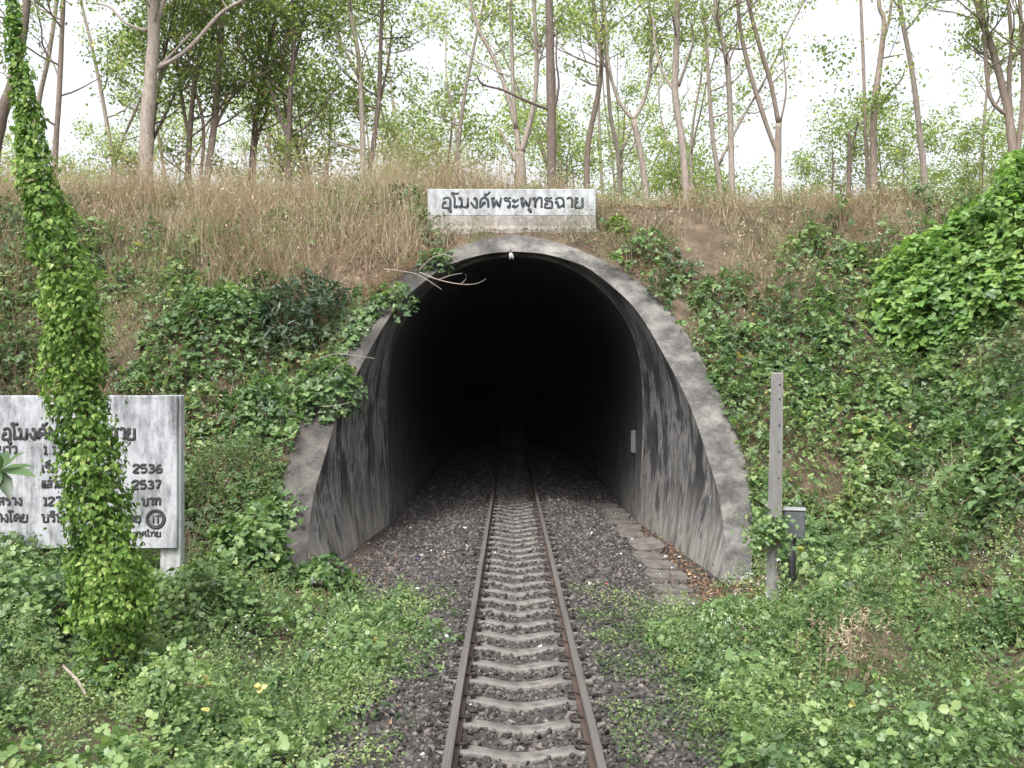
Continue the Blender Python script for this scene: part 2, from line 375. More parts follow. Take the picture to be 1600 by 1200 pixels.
m, nt, b, out = mat('far_hill'); c = ramp(nt, nz(nt, .03, 6, .6, coord(nt)), [(.35, (.22, .29, .31)), (.65, (.30, .38, .38))]); nt.links.new(c, b.inputs['Base Color']); b.inputs['Roughness'].default_value = 1; M['hill'] = m  # bluish haze of distance is put into the hill's colour

# ------------------------------------------------------------------ portal profile
Y0, SL = 14.56, 1.095                 # the raked portal face: Y = Y0 + SL * (z + .3)
def on_face(px, py):
    a = (py - CY) / F
    Y = (Y0 + SL * (CAMZ + .3)) / (1 + SL * a)
    p = at(px, py, Y); return (p.x - XC, p.z)
def resample(pts, n):
    P = catmull([Vector((a, b, 0)) for a, b in pts], 6)
    P = np.array([(p.x, p.y) for p in P]); d = np.r_[0, np.cumsum(np.hypot(*np.diff(P, axis=0).T))]
    t = np.linspace(0, d[-1], n); return np.stack([np.interp(t, d, P[:, 0]), np.interp(t, d, P[:, 1])], 1)
inner_half = [on_face(*p) for p in [(1135, 915), (1133, 860), (1125, 785), (1110, 730), (1080, 640), (1040, 560), (990, 480), (930, 427), (900, 411), (850, 397)]]
outer_half = [on_face(*p) for p in [(1175, 915), (1176, 860), (1176, 795), (1170, 740), (1151, 680), (1126, 620), (1091, 550), (1050, 490), (1000, 442), (945, 408), (870, 378)]]
zc_in = CAMZ - (393 - CY) / F * 20.75; zc_out = CAMZ - (366 - CY) / F * 21.2
NP = 49
ih = resample([(inner_half[0][0], -.7)] + inner_half + [(0, zc_in)], NP)
oh = resample([(outer_half[0][0], -.7)] + outer_half + [(0, zc_out)], NP)
jh = resample([(2.60, -.7), (2.62, -.3), (2.68, .8), (2.72, 1.8), (2.70, 2.7)] + [(2.70 * math.cos(R(a)), 2.7 + 2.72 * math.sin(R(a))) for a in (15, 30, 45, 60, 75, 90)], NP)
def full(h): 
    l = h[:-1][::-1].copy(); l[:, 0] *= -1; return np.concatenate([h, l])
IN, OUT, JN = full(ih), full(oh), full(jh)
def outer_halfwidth(z):               # half width of the portal's outer outline at a height
    return np.interp(z, oh[:, 1], oh[:, 0], left=oh[0, 0], right=0.0)
def arch_inside(x, z, d=0.0): return (np.abs(x - XC) < outer_halfwidth(np.asarray(z) + d) - d) & (np.asarray(z) < zc_out - d)

# ------------------------------------------------------------------ terrain
def smax(a, b, k): h = np.clip(.5 + .5 * (a - b) / k, 0, 1); return b * (1 - h) + a * h + k * h * (1 - h)
def smin(a, b, k): return -smax(-a, -b, k)
def calm(X, Y):                     # low growth round the posts and at the feet of the portal
    return 1 - np.clip(np.exp(-((X - 3.15) / .75) ** 2 - ((Y - 12.9) / 1.9) ** 2) + np.exp(-((X + 2.9) / .9) ** 2 - ((Y - 13.6) / 1.3) ** 2), 0, 1) * .85
def ground(X, Y, rough=True):
    X = np.asarray(X, float); Y = np.asarray(Y, float)
    xr = X - XC
    zp = (Y - Y0) / SL - .42
    near = np.exp(-((np.maximum(np.abs(xr) - 3.4, 0)) / 1.2) ** 2)
    wob = (fbm(X * .35 + 3, Y * .35, 5) - .5) * 1.5
    if rough: zp = zp + wob * (1 - near) 
    zr = (xr - 5.3 - (fbm(Y * .25, X * 0 + 2, 9) - .5) * 1.2) * 1.05
    zl = (-xr - 7.2 - (fbm(Y * .25, X * 0 + 8, 4) - .5) * 1.2) * 1.1
    base = -.30 + .10 * sstep(1.8, 3.6, np.abs(xr)) + .16 * sstep(3.6, 6.5, np.abs(xr))
    h = smax(base, smax(smax(zp, zr, 1.5 * (1 - near) + .02), zl, .7), .5 * (1 - near) + .02)
    h = h + (.42 * sstep(.44, .74, fbm(X * .62 + 7, Y * .62, 97, 3)) + .16 * sstep(.5, .8, fbm(X * 1.6, Y * 1.6, 98, 2))) * sstep(2.0, 3.4, np.abs(xr)) * sstep(14.6, 13.6, Y) * calm(X, Y)
    top = 6.85 + (fbm(X * .22, Y * .22, 31) - .5) * .9 - .12 * np.maximum(Y - 27, 0) * (Y < 200)
    top = np.maximum(top, 6.0)
    h = smin(h, top, .7)
    if rough: h = h + (fbm(X * 2.2, Y * 2.2, 2) - .5) * .12 * sstep(2.2, 4, np.abs(xr) + np.maximum(Y - 18, 0))
    return h
def grid_lines(a, b, step): return np.arange(a, b + step / 2, step)
xs = np.unique(np.round(np.r_[-700, -450, -300, -200, -120, -80, -60, -45, -35, -28, -22, grid_lines(-18, -5.2, .4), grid_lines(-5, 5, .1), grid_lines(5.2, 18, .4), 22, 28, 35, 45, 60, 80, 120, 200, 300, 450, 700], 3))
ys = np.unique(np.round(np.r_[-300, -150, -80, -50, -30, -20, -14, -9, -6, grid_lines(-4, 13.5, .5), grid_lines(13.6, 24, .1), grid_lines(24.5, 40, .5), 45, 50, 60, 75, 100, 140, 200, 300, 500, 800], 3))
GX, GY = np.meshgrid(xs, ys); GZ = ground(GX, GY)
nx_, ny_ = len(xs), len(ys)
ii = np.arange(nx_ * ny_).reshape(ny_, nx_)
q = np.stack([ii[:-1, :-1], ii[:-1, 1:], ii[1:, 1:], ii[1:, :-1]], -1).reshape(-1, 4)
cxm = (GX[:-1, :-1] + GX[1:, 1:]) / 2; cym = (GY[:-1, :-1] + GY[1:, 1:]) / 2; czm = (GZ[:-1, :-1] + GZ[1:, 1:]) / 2
hole = (arch_inside(cxm, czm, .16) & (cym > Y0 - .3) & (cym < 22.0)).reshape(-1)
q = q[~hole]
me = bpy.data.meshes.new('ground')
me.from_pydata(np.stack([GX.ravel(), GY.ravel(), GZ.ravel()], 1).tolist(), [], q.tolist()); me.polygons.foreach_set('use_smooth', [True] * len(me.polygons))
tag(link('ground', me, M['soil']), kind='structure')
# the ballast bed, through the tunnel
def bed_profile(A): return -.170 + .035 * sstep(.55, .68, A) - .13 * sstep(1.05, 1.9, A) - .02 * sstep(2.2, 3.2, A) - .065 * (1 - sstep(0, .45, A))
t = TM(); bx = np.linspace(XC - 3.4, XC + 3.4, 69); by = np.r_[grid_lines(-6, 24, .12), grid_lines(24.5, 100, 1.5), 140, 200, 299]
BX, BY = np.meshgrid(bx, by)
A = np.abs(BX - XC)
BZ = bed_profile(A) + (fbm(BX * 5, BY * 5, 77) - .5) * .03
out_zone = (BY < Y0 + .6) & (A > 1.9)
BZ = np.where(out_zone, BZ - .25 * sstep(1.9, 2.6, A), BZ)
ii = np.arange(BX.size).reshape(BX.shape); q = np.stack([ii[:-1, :-1], ii[:-1, 1:], ii[1:, 1:], ii[1:, :-1]], -1).reshape(-1, 4)
me = bpy.data.meshes.new('ballast_bed'); me.from_pydata(np.stack([BX.ravel(), BY.ravel(), BZ.ravel()], 1).tolist(), [], q.tolist())
tag(link('ballast_bed', me, M['ballast']), kind='structure')
def bed_z(X, Y):
    return bed_profile(np.abs(X - XC))

# far hill seen through the trees on the right
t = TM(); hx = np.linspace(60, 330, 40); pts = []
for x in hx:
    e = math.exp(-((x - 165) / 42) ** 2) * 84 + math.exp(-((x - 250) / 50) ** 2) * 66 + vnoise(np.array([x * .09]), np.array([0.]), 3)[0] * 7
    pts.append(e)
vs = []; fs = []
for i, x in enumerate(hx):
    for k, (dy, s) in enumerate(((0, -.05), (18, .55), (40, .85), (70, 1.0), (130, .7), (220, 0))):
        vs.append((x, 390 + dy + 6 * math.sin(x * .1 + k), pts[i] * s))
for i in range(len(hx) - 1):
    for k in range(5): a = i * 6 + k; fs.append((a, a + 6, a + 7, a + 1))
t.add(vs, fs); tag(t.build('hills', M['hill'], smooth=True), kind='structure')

# ------------------------------------------------------------------ tunnel portal
portal = empty('tunnel_portal', (0, 0, 0))
tag(portal, 'raked concrete tunnel mouth with flared soot-streaked walls around the railway track', 'tunnel')
n = len(IN)
fy = lambda z: Y0 + SL * (np.maximum(z, -.7) + .3)
FI = np.stack([IN[:, 0] + XC, fy(IN[:, 1]), IN[:, 1]], 1)
FO = np.stack([OUT[:, 0] + XC, fy(OUT[:, 1]), OUT[:, 1]], 1)
YJ = 21.05
JJ = np.stack([JN[:, 0] + XC, np.full(n, YJ), JN[:, 1]], 1)
def arc(P): 
    d = np.r_[0, np.cumsum(np.linalg.norm(np.diff(P, axis=0), axis=1))]; return np.minimum(d, d[-1] - d)
aJ = arc(np.stack([JN[:, 0], JN[:, 1]], 1)) - .4
sgn = np.where(np.arange(n) < n // 2, 0.0, 40.0)
t = TM(); K = 14; vs, uv = [], []
for k in range(K + 1):
    s = k / K
    P = FI * (1 - s) + JJ * s
    for i in range(n): vs.append(P[i]); uv.append((P[i][1] + sgn[i], aJ[i]))
fs = [(k * n + i, (k + 1) * n + i, (k + 1) * n + i + 1, k * n + i + 1) for k in range(K) for i in range(n - 1)]
t.add(vs, fs, uv); t.build('flared_wall', M['flare'], portal, smooth=True)
# front rim: a slightly eased edge and a thick back
t = TM(); vs = []
mid1 = FI * .985 + FO * .015; mid1[:, 1] -= .012
mid2 = FI * .02 + FO * .98; mid2[:, 1] -= .012
FB = FO.copy(); FB[:, 1] += 1.5
edge = (fbm(np.arange(n) * .6, np.zeros(n), 12) - .5) * .04
mid2[:, 0] += edge * np.sign(mid2[:, 0] - XC); 
for P in (FI + np.array([0, .004, 0]), mid1, (mid1 + mid2) / 2, mid2, FO + np.array([0, .01, 0]), FB): vs += list(P)
fs = [(k * n + i, k * n + i + 1, (k + 1) * n + i + 1, (k + 1) * n + i) for k in range(5) for i in range(n - 1)]
t.add(vs, [tuple(reversed(f)) for f in fs]); t.build('front_rim', M['rim'], portal, smooth=False)
# the bore, dark all the way
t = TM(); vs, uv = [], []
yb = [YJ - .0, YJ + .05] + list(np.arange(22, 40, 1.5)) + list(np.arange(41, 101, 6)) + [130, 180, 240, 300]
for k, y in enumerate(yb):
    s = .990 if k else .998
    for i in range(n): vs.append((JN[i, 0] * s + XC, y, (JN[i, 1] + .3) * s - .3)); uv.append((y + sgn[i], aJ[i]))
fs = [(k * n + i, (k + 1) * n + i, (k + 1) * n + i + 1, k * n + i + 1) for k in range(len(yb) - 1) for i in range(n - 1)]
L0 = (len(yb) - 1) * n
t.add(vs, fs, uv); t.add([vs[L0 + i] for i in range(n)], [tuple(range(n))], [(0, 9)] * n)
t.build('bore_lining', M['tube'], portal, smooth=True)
t = TM(); vs = []
for y, s in ((YJ - .03, .998), (YJ - .025, .986), (YJ + .02, .986), (YJ + .03, .995)):
    for i in range(n): vs.append((JN[i, 0] * s + XC, y, (JN[i, 1] + .3) * s - .3))
t.add(vs, [(k * n + i, (k + 1) * n + i, (k + 1) * n + i + 1, k * n + i + 1) for k in range(3) for i in range(n - 1)]); t.build('joint_rib', M['rim'], portal)
# outer skin so that no daylight leaks in behind the rim
t = TM(); vs = []
for y in (YJ - 3.0, 23, 40, 300.5):
    for i in range(n): vs.append((JN[i, 0] * 1.13 + XC, max(y, FB[i, 1] if y < 20 else y), (JN[i, 1] + .3) * 1.06 - .3))
fs = [(k * n + i, k * n + i + 1, (k + 1) * n + i + 1, (k + 1) * n + i) for k in range(3) for i in range(n - 1)]
t.add(vs, fs); t.add([vs[3 * n + i] for i in range(n)], [tuple(range(n))]); t.build('outer_lining', M['tube'], portal)

# little grey box fixed on the right wall, white fitting at the crown
def wall_x(z): return float(np.interp(z, jh[:, 1], jh[:, 0]))
c = at(990, 690, 22.2); c.x = XC + wall_x(c.z) * .990 - .05
t = TM(); t.box(c, (.10, .16, .50), bev=.015); wbx = t.build('wall_box', M['wallbox'])
tag(wbx, 'narrow grey box fixed on the right wall just inside the tunnel', 'box')
t = TM(); t.box((c.x - .054, c.y, c.z), (.008, .12, .42)); t.build('box_lid', M['wallbox'], wbx)
t = TM(); t.tube([(c.x, c.y, c.z - .25), (c.x + .03, c.y, c.z - .9), (c.x + .06, c.y + .02, -.28)], .012, 6); t.build('cable', M['black_pipe'], wbx)
c = at(798, 397, 20.6)
hk = empty('hanging_fitting', c); tag(hk, 'small white fitting hanging from the crown of the tunnel mouth', 'fitting')
t = TM(); t.tube([(0, 0, .10), (0, 0, .0)], [.012, .012], 6); t.build('hook', M['clip'], hk)
t = TM(); t.tube([(0, 0, .03), (0, 0, .01), (.01, 0, -.02), (.0, 0, -.06), (-.02, 0, -.10)], [.012, .035, .045, .03, .012], 8)
t.tube([(0, 0, 0), (.04, 0, -.05), (.05, 0, -.11)], [.02, .022, .008], 6); t.build('insulator', M['white_trash'], hk, True)

# ------------------------------------------------------------------ track
track = empty('railway_track', (XC, 0, 0))
tag(track, 'single metre-gauge railway track on concrete sleepers running into the tunnel', 'railway track')
prof = [(-.032, 0), (-.025, .0), (.025, .0), (.032, -.004), (.034, -.030), (.012, -.040), (.008, -.050), (.008, -.108), (.020, -.118), (.058, -.126), (.058, -.136), (-.058, -.136), (-.058, -.126), (-.020, -.118), (-.008, -.108), (-.008, -.050), (-.012, -.040), (-.034, -.030), (-.032, -.004)]
prof = prof[1:]
for s in (-1, 1):
    t = TM(); vs = []; yy = [-8, 2, 6, 9, 12, 16, 22, 30, 60, 99, 180, 298]
    for y in yy:
        wv = .004 * math.sin(y * 1.3 + s)
        for a, b_ in prof: vs.append((s * .532 + a + wv, y, b_))
    k = len(prof)
    fs = [(j * k + i, j * k + (i + 1) % k, (j + 1) * k + (i + 1) % k, (j + 1) * k + i) for j in range(len(yy) - 1) for i in range(k)]
    t.add(vs, fs); t.build('rail', M['rail'], track)
def sleeper_top(x):
    a = abs(x); return -.138 - .058 * (1 - float(sstep(.0, .46, a))) - .03 * float(sstep(.75, 1.0, a))
t = TM(); SX = np.linspace(-1.0, 1.0, 25); vs = []
for x in SX:
    zt = sleeper_top(x)
    for yy_, zz in ((-.125, -.34), (-.082, zt - .016), (-.062, zt), (.062, zt), (.082, zt - .016), (.125, -.34)): vs.append((x, yy_, zz))
fs = [(i * 6 + j, i * 6 + j + 1, (i + 1) * 6 + j + 1, (i + 1) * 6 + j) for i in range(24) for j in range(5)] + [tuple(reversed(range(6))), tuple(range(144, 150))]
t.add(vs, [tuple(reversed(f)) for f in fs])
sl0 = t.build('sleeper', M['sleeper'], track)
def clip_mesh():
    t = TM()
    pts = [(-.02, .055, .012), (.035, .055, .018), (.07, .03, .028), (.065, -.02, .040), (.03, -.045, .042), (-.01, -.035, .036), (-.03, -.005, .024)]
    t.tube(catmull(pts, 3), .0095, 6); t.box((.045, 0, .012), (.04, .06, .03), bev=.006); return t
clip0 = clip_mesh().build('rail_clip', M['clip'], sl0)
spots = [(s * .532 + d * .058, 0 if d * s < 0 else math.pi, d) for s in (-1, 1) for d in (-1, 1)]
ys0 = 7.58 - .6 * 4
n_sl = 100
for k in range(n_sl):
    sl = sl0 if k == 0 else sl0.copy()
    if k: COL.objects.link(sl); sl.parent = track
    sl.location = (random.uniform(-.012, .012), ys0 + .6 * k, random.uniform(-.008, .004)); sl.rotation_euler = (0, 0, random.uniform(-.008, .008))
    if k < 34:
        for j, (x, rz, d) in enumerate(spots):
            cp = clip0 if (k == 0 and j == 0) else clip0.copy()
            if not (k == 0 and j == 0): COL.objects.link(cp)
            cp.parent = sl; cp.location = (x, random.uniform(-.006, .006), -.138); cp.rotation_euler = (0, 0, 0 if d > 0 else math.pi)

# ballast stones
def ico():
    p = (1 + 5 ** .5) / 2
    v = np.array([(-1, p, 0), (1, p, 0), (-1, -p, 0), (1, -p, 0), (0, -1, p), (0, 1, p), (0, -1, -p), (0, 1, -p), (p, 0, -1), (p, 0, 1), (-p, 0, -1), (-p, 0, 1)], float)
    f = np.array([(0, 11, 5), (0, 5, 1), (0, 1, 7), (0, 7, 10), (0, 10, 11), (1, 5, 9), (5, 11, 4), (11, 10, 2), (10, 7, 6), (7, 1, 8), (3, 9, 4), (3, 4, 2), (3, 2, 6), (3, 6, 8), (3, 8, 9), (4, 9, 5), (2, 4, 11), (6, 2, 10), (8, 6, 7), (9, 8, 1)])
    return v / np.linalg.norm(v[0]), f
iv, if_ = ico()
def stones(P, size):
    n = len(P); V = np.broadcast_to(iv, (n, 12, 3)) * rng.uniform(.62, 1.2, (n, 12, 1))
    V = V * np.stack([rng.uniform(.7, 1.3, n), rng.uniform(.6, 1.0, n), rng.uniform(.45, .8, n)], 1)[:, None, :]
    q = rng.normal(size=(n, 3, 3)); Q, _ = np.linalg.qr(q)
    V = np.einsum('nij,nkj->nki', Q, V) * size[:, None, None] + P[:, None, :]
    T = if_[None] + (np.arange(n) * 12)[:, None, None]
    return V.reshape(-1, 3), T.reshape(-1, 3)
def rej(n, xlo, xhi, ylo, yhi, w):
    X = rng.uniform(xlo, xhi, n); Y = rng.uniform(ylo, yhi, n); k = rng.random(n) < w(X, Y); return X[k], Y[k]
def stone_w(X, Y):
    A = np.abs(X - XC); return np.clip((9 / np.maximum(Y, 6)) ** 1.1, 0, 1) * (1 - .5 * sstep(1.9, 2.8, A)) * np.where((Y < Y0) & (A > 2.4), .35, 1)
X, Y = rej(150000, XC - 3.1, XC + 3.1, 5.2, 46, stone_w)
A = np.abs(X - XC); k = A < np.where(Y < Y0 + 1, 3.1, 2.55)
ym = np.abs(((Y - ys0 + .3) % .6) - .3)                                    # keep sleeper tops clear
k &= ~((ym < .078) & (A < .54) & (rng.random(len(X)) < .97)) & ~((np.abs(A - .532) < .06)) & ~((ym < .085) & (A > .54) & (A < .95) & (rng.random(len(X)) < .72)) 
X, Y = X[k], Y[k]; A = A[k]
sz = rng.uniform(.013, .040, len(X)) * (1 + np.clip((Y - 12) / 30, 0, .5))
Z = bed_z(X, Y) + rng.uniform(-.012, .02, len(X)) + .022 * (fbm(X * 3, Y * 3, 8) - .5)
Z = np.where((A > 2.0) & (Y < Y0), np.maximum(Z, ground(X, Y)) + .0, Z)
V, T = stones(np.stack([X, Y, Z], 1), sz)
pal = rng.random(len(X)) ** 1.1
pal = np.clip(pal * .93 + (rng.random(len(X)) < .004) * .5, 0, 1)
tag(tri_mesh('ballast_stones', V, T, M['stone'], attrs={'tint': np.repeat(pal, 12)}), kind='stuff')

# drain covers along the right wall
covers = [(30.0, 2.12, .5, 0), (28.6, 2.2, .5, 0), (27.4, 2.25, .5, 4), (23.9, 2.22, .52, -2), (22.9, 2.25, .5, 2), (21.9, 2.26, .5, 0), (20.9, 2.24, .5, 1), (20.0, 2.28, .5, 0), (19.1, 2.27, .5, 0), (17.55, 2.28, .54, 9), (16.75, 2.24, .5, -3), (15.9, 2.24, .5, 2), (15.0, 2.27, .62, -2), (14.1, 2.22, .6, 3), (13.3, 2.1, .5, 1)]
desc = ['dark concrete drain cover deepest inside the tunnel', 'dark concrete drain cover second deepest inside the tunnel', 'slightly turned drain cover past the gap in the drain inside the tunnel',
 'drain cover just before the gap in the row inside the tunnel', 'dusky drain cover second before the gap in the row', 'dusky drain cover below the grey wall box', 'flat dark drain cover at the tunnel wall joint', 'flat brown drain cover beside the right wall foot',
 'brown drain cover behind the tilted one', 'tilted broken drain cover propped up above a dark gap', 'flat drain cover in front of the tilted broken one', 'drain cover strewn with brown leaves near the mouth', 'large pale worn drain cover at the right of the ballast', 'grey drain cover with a dark stick in front of the pale one', 'nearest drain cover half buried among weeds']
for k, (y, x, w, a) in enumerate(covers):
    t = TM(); w2 = w + .06
    # irregular chipped slab
    N_ = 14; top = []; bot = []
    for i in range(N_):
        th = 2 * math.pi * i / N_; c_, s_ = math.cos(th), math.sin(th); r = 1 / max(abs(c_), abs(s_)) ** .92
        rr = r * random.uniform(.86, 1.02); top.append((c_ * rr * w2 / 2, s_ * rr * .36, .03 + random.uniform(-.006, .006))); bot.append((c_ * rr * w2 / 2 * 1.01, s_ * rr * .365, -.035))
    t.add(top + bot, [tuple(range(N_)), tuple(reversed(range(N_, 2 * N_)))] + [(i, i + N_, (i + 1) % N_ + N_, (i + 1) % N_) for i in range(N_)])
    o = t.build('drain_cover', M['slab']); o.location = (x + XC + random.uniform(-.05, .05), y, -.252 + random.uniform(-.012, .012) + (.06 if abs(a) > 8 else 0)); o.rotation_euler = (R(a * .9 if abs(a) > 8 else random.uniform(-3, 3)), R(random.uniform(-4, 4)), R(a + random.uniform(-5, 5)))
    tag(o, desc[k], 'drain cover', 'concrete drain covers along the right tunnel wall')

# ------------------------------------------------------------------ lettering, drawn stroke by stroke
G = {   # glyph: (advance, strokes, loops (x, y, r)); consonant height 1
 'o_ang': (.82, [[(.30, .50), (.12, .42), (.08, .06), (.14, 0), (.58, 0), (.64, .06), (.66, .62), (.58, .90), (.36, 1.0), (.12, .84)]], [(.22, .50, .10)]),
 'sara_u': (0, [[(-.14, -.16), (-.14, -.52)]], [(-.24, -.20, .09)]),
 'sara_o': (.46, [[(.20, .02), (.14, .10), (.16, .8), (.10, 1.10), (.0, 1.30), (-.06, 1.42), (.08, 1.46), (.22, 1.36), (.36, 1.40), (.46, 1.46)]], [(.27, .10, .10)]),
 'mo_ma': (.86, [[(.22, .88), (.22, .14)], [(.22, .22), (.42, .06), (.60, .02)], [(.68, 1.0), (.68, .10)]], [(.13, .88, .10), (.13, .10, .10), (.60, .10, .09)]),
 'ngo': (.66, [[(.48, .84), (.48, .06), (.40, 0), (.26, .12), (.02, .56)]], [(.37, .88, .10)]),
 'kho': (.86, [[(.10, 0), (.08, .40), (.14, .78), (.38, 1.0), (.62, .80), (.68, .40), (.68, 0)], [(.10, .06), (.30, .36)]], [(.36, .46, .10)]),
 'thanthakhat': (0, [[(-.34, 1.24), (-.20, 1.34), (-.06, 1.58)]], [(-.38, 1.26, .08)]),
 'pho': (.94, [[(.12, .80), (.22, .02), (.42, .72), (.62, .02), (.78, 1.0)]], [(.16, .88, .10)]),
 'ro': (.68, [[(.58, .98), (.34, .90), (.18, .98), (.08, .86), (.16, .70), (.40, .66), (.50, .50), (.50, .14)]], [(.41, .10, .10)]),
 'sara_a': (.56, [[(.12, .56), (.24, .60), (.36, .70), (.42, .86)], [(.12, .02), (.24, .06), (.36, .16), (.42, .32)]], [(.10, .68, .10), (.10, .14, .10)]),
 'tho_thahan': (.84, [[(.20, .84), (.20, 0)], [(.20, .52), (.42, .94), (.58, .98), (.67, .82), (.67, 0)]], [(.12, .88, .10)]),
 'tho_thong': (.80, [[(.62, 1.0), (.38, .90), (.20, .98), (.10, .86), (.18, .70), (.50, .64), (.62, .52), (.62, .06), (.56, 0), (.16, 0), (.09, .06), (.09, .36)]], [(.18, .38, .09)]),
 'cho_ching': (.88, [[(.06, .80), (.32, 1.0), (.58, .90), (.68, .60), (.68, 0)], [(.24, .52), (.26, .12), (.36, .02), (.50, .16), (.68, .30)]], [(.15, .52, .10), (.34, .10, .09)]),
 'sara_aa': (.58, [[(.04, .84), (.20, 1.0), (.38, .92), (.43, .68), (.43, 0)]], []),
 'yo': (.80, [[(.12, .82), (.08, .64), (.26, .54), (.10, .44), (.08, .06), (.14, 0), (.56, 0), (.62, .06), (.62, 1.0)]], [(.18, .88, .10)]),
 'wo': (.68, [[(.06, .84), (.26, 1.0), (.46, .90), (.52, .60), (.52, .12)]], [(.42, .10, .10)]),
 'ko': (.80, [[(.12, 0), (.14, .62), (.03, .72), (.16, .92), (.36, 1.0), (.56, .90), (.63, .66), (.63, 0)]], []),
 'bo': (.84, [[(.22, .84), (.22, .06), (.28, 0), (.62, 0), (.68, .06), (.68, 1.0)]], [(.13, .88, .10)]),
 'po_pla': (.84, [[(.22, .84), (.22, .06), (.28, 0), (.62, 0), (.68, .06), (.68, 1.36)]], [(.13, .88, .10)]),
 'so_rusi': (.86, [[(.22, .84), (.22, .06), (.28, 0), (.62, 0), (.68, .06), (.68, 1.0)], [(.50, .44), (.82, .62)]], [(.13, .88, .10), (.46, .50, .08)]),
 'so_sala': (.86, [[(.10, 0), (.08, .40), (.14, .78), (.38, .96), (.62, .80), (.68, .40), (.68, 0)], [(.10, .06), (.30, .36)], [(.56, .86), (.74, 1.14)]], [(.36, .46, .10)]),
 'so_suea': (.80, [[(.08, .80), (.32, .98), (.56, .88), (.63, .60), (.63, 0)], [(.10, .10), (.12, .42), (.38, .52), (.62, .40)], [(.52, .86), (.70, 1.12)]], [(.20, .12, .10)]),
 'lo': (.80, [[(.08, .80), (.32, .98), (.56, .88), (.63, .60), (.63, 0)], [(.10, .10), (.12, .42), (.38, .52), (.62, .40)]], [(.20, .12, .10)]),
 'do': (.84, [[(.20, .10), (.08, .44), (.14, .78), (.38, 1.0), (.62, .80), (.68, .40), (.68, 0)], [(.20, .06), (.34, .40)]], [(.36, .48, .10)]),
 'cho_chan': (.74, [[(.06, .82), (.30, 1.0), (.52, .88), (.58, .58), (.58, .0)], [(.58, .02), (.30, .44)]], [(.24, .48, .09)]),
 'e': (.38, [[(.12, 1.0), (.12, .12)]], [(.21, .10, .10)]),
 'ai': (.44, [[(.20, .02), (.14, .10), (.16, .9), (.06, 1.14), (.02, 1.36), (.14, 1.44), (.24, 1.30), (.16, 1.20)]], [(.27, .10, .10)]),
 'i': (0, [[(-.62, 1.18), (-.40, 1.36), (-.14, 1.18), (-.62, 1.18)]], []),
 'mai_ek': (0, [[(-.16, 1.42), (-.16, 1.66)]], []),
 'mai_tho': (0, [[(-.40, 1.30), (-.34, 1.44), (-.28, 1.26), (-.10, 1.46)]], []),
 'mai_taikhu': (0, [[(-.50, 1.20), (-.56, 1.36), (-.34, 1.42), (-.34, 1.24), (-.14, 1.52)]], []),
 'han_akat': (0, [[(-.44, 1.20), (-.28, 1.16), (-.06, 1.42)]], [(-.48, 1.26, .08)]),
 '.': (.34, [[(.10, .03), (.13, .05)]], []), ' ': (.45, [], []),
 '1': (.50, [[(.08, .82), (.26, 1.0), (.26, 0)], [(.08, 0), (.44, 0)]], []),
 '2': (.72, [[(.06, .76), (.14, .96), (.34, 1.0), (.54, .90), (.54, .66), (.06, 0), (.60, 0)]], []),
 '3': (.72, [[(.06, .88), (.28, 1.0), (.52, .88), (.48, .62), (.26, .54), (.52, .42), (.54, .14), (.28, 0), (.05, .12)]], []),
 '5': (.72, [[(.54, 1.0), (.12, 1.0), (.10, .56), (.34, .62), (.55, .46), (.52, .12), (.28, 0), (.06, .10)]], []),
 '6': (.72, [[(.50, .96), (.24, .90), (.08, .50), (.10, .12), (.32, 0), (.54, .14), (.52, .42), (.30, .52), (.10, .40)]], []),
 '7': (.66, [[(.05, 1.0), (.56, 1.0), (.24, 0)]], []),
}
TITLE = ['o_ang', 'sara_u', 'sara_o', 'mo_ma', 'ngo', 'kho', 'thanthakhat', 'pho', 'ro', 'sara_a', 'pho', 'sara_u', 'tho_thahan', 'tho_thong', 'cho_ching', 'sara_aa', 'yo']
def write(t, word, x0, x1, z0, h, y, r, depth=.3, x_scale=None):
    total = sum(G[g][0] for g in word)
    sx = (x1 - x0) / total if x1 is not None else h * (x_scale or 1)
    pen = 0.0
    for g in word:
        adv, st, lp = G[g]
        for s in st:
            P = catmull([(x0 + (pen + a) * sx, y, z0 + b_ * h) for a, b_ in s], 3 if len(s) > 2 else 1)
            t.tube(P, r, 6, flat=(1, y, depth / 1.0))
        for a, b_, q_ in lp:
            P = [(x0 + (pen + a) * sx + math.cos(w) * q_ * sx, y, z0 + b_ * h + math.sin(w) * q_ * h) for w in np.linspace(0, 2 * math.pi, 9)]
            t.tube(P, r * .8, 6, cap=False, flat=(1, y, depth / 1.0))
        pen += adv

# name board above the tunnel
YS = 21.55
def sx_(px, Y=YS): return (px - CX) / F * Y
def sz_(py, Y=YS): return CAMZ - (py - CY) / F * Y
sign = empty('name_board', (0, 0, 0)); tag(sign, 'long white painted concrete name board with dark Thai letters above the tunnel arch', 'sign')
x0, x1 = sx_(668), sx_(931)
t = TM(); zt, zb = sz_(295), sz_(337)
t.box(((x0 + x1) / 2, YS + .07, (zt + zb) / 2), (x1 - x0, .14, zt - zb), bev=.012); t.build('panel', M['sign_white'], sign)
t = TM(); zb2 = sz_(372)
w = .5 * (x1 - x0)
xm = (x0 + x1) / 2
prof2 = [(-.078, zb - .004), (-.082, zb - .02), (-.095, sz_(353)), (-.125, sz_(358)), (-.14, zb2), (.14, zb2), (.14, zb - .004)]
vs = []
for e, (dx) in ((-1, 0), (1, 0)):
    for a, z in prof2: vs.append((xm + e * (w - .004 + max(0, (-a - .08)) * .5), YS + .07 + a, z))
k = len(prof2); fs = [tuple(reversed(range(k))), tuple(range(k, 2 * k))] + [(i, (i + 1) % k, k + (i + 1) % k, k + i) for i in range(k)]
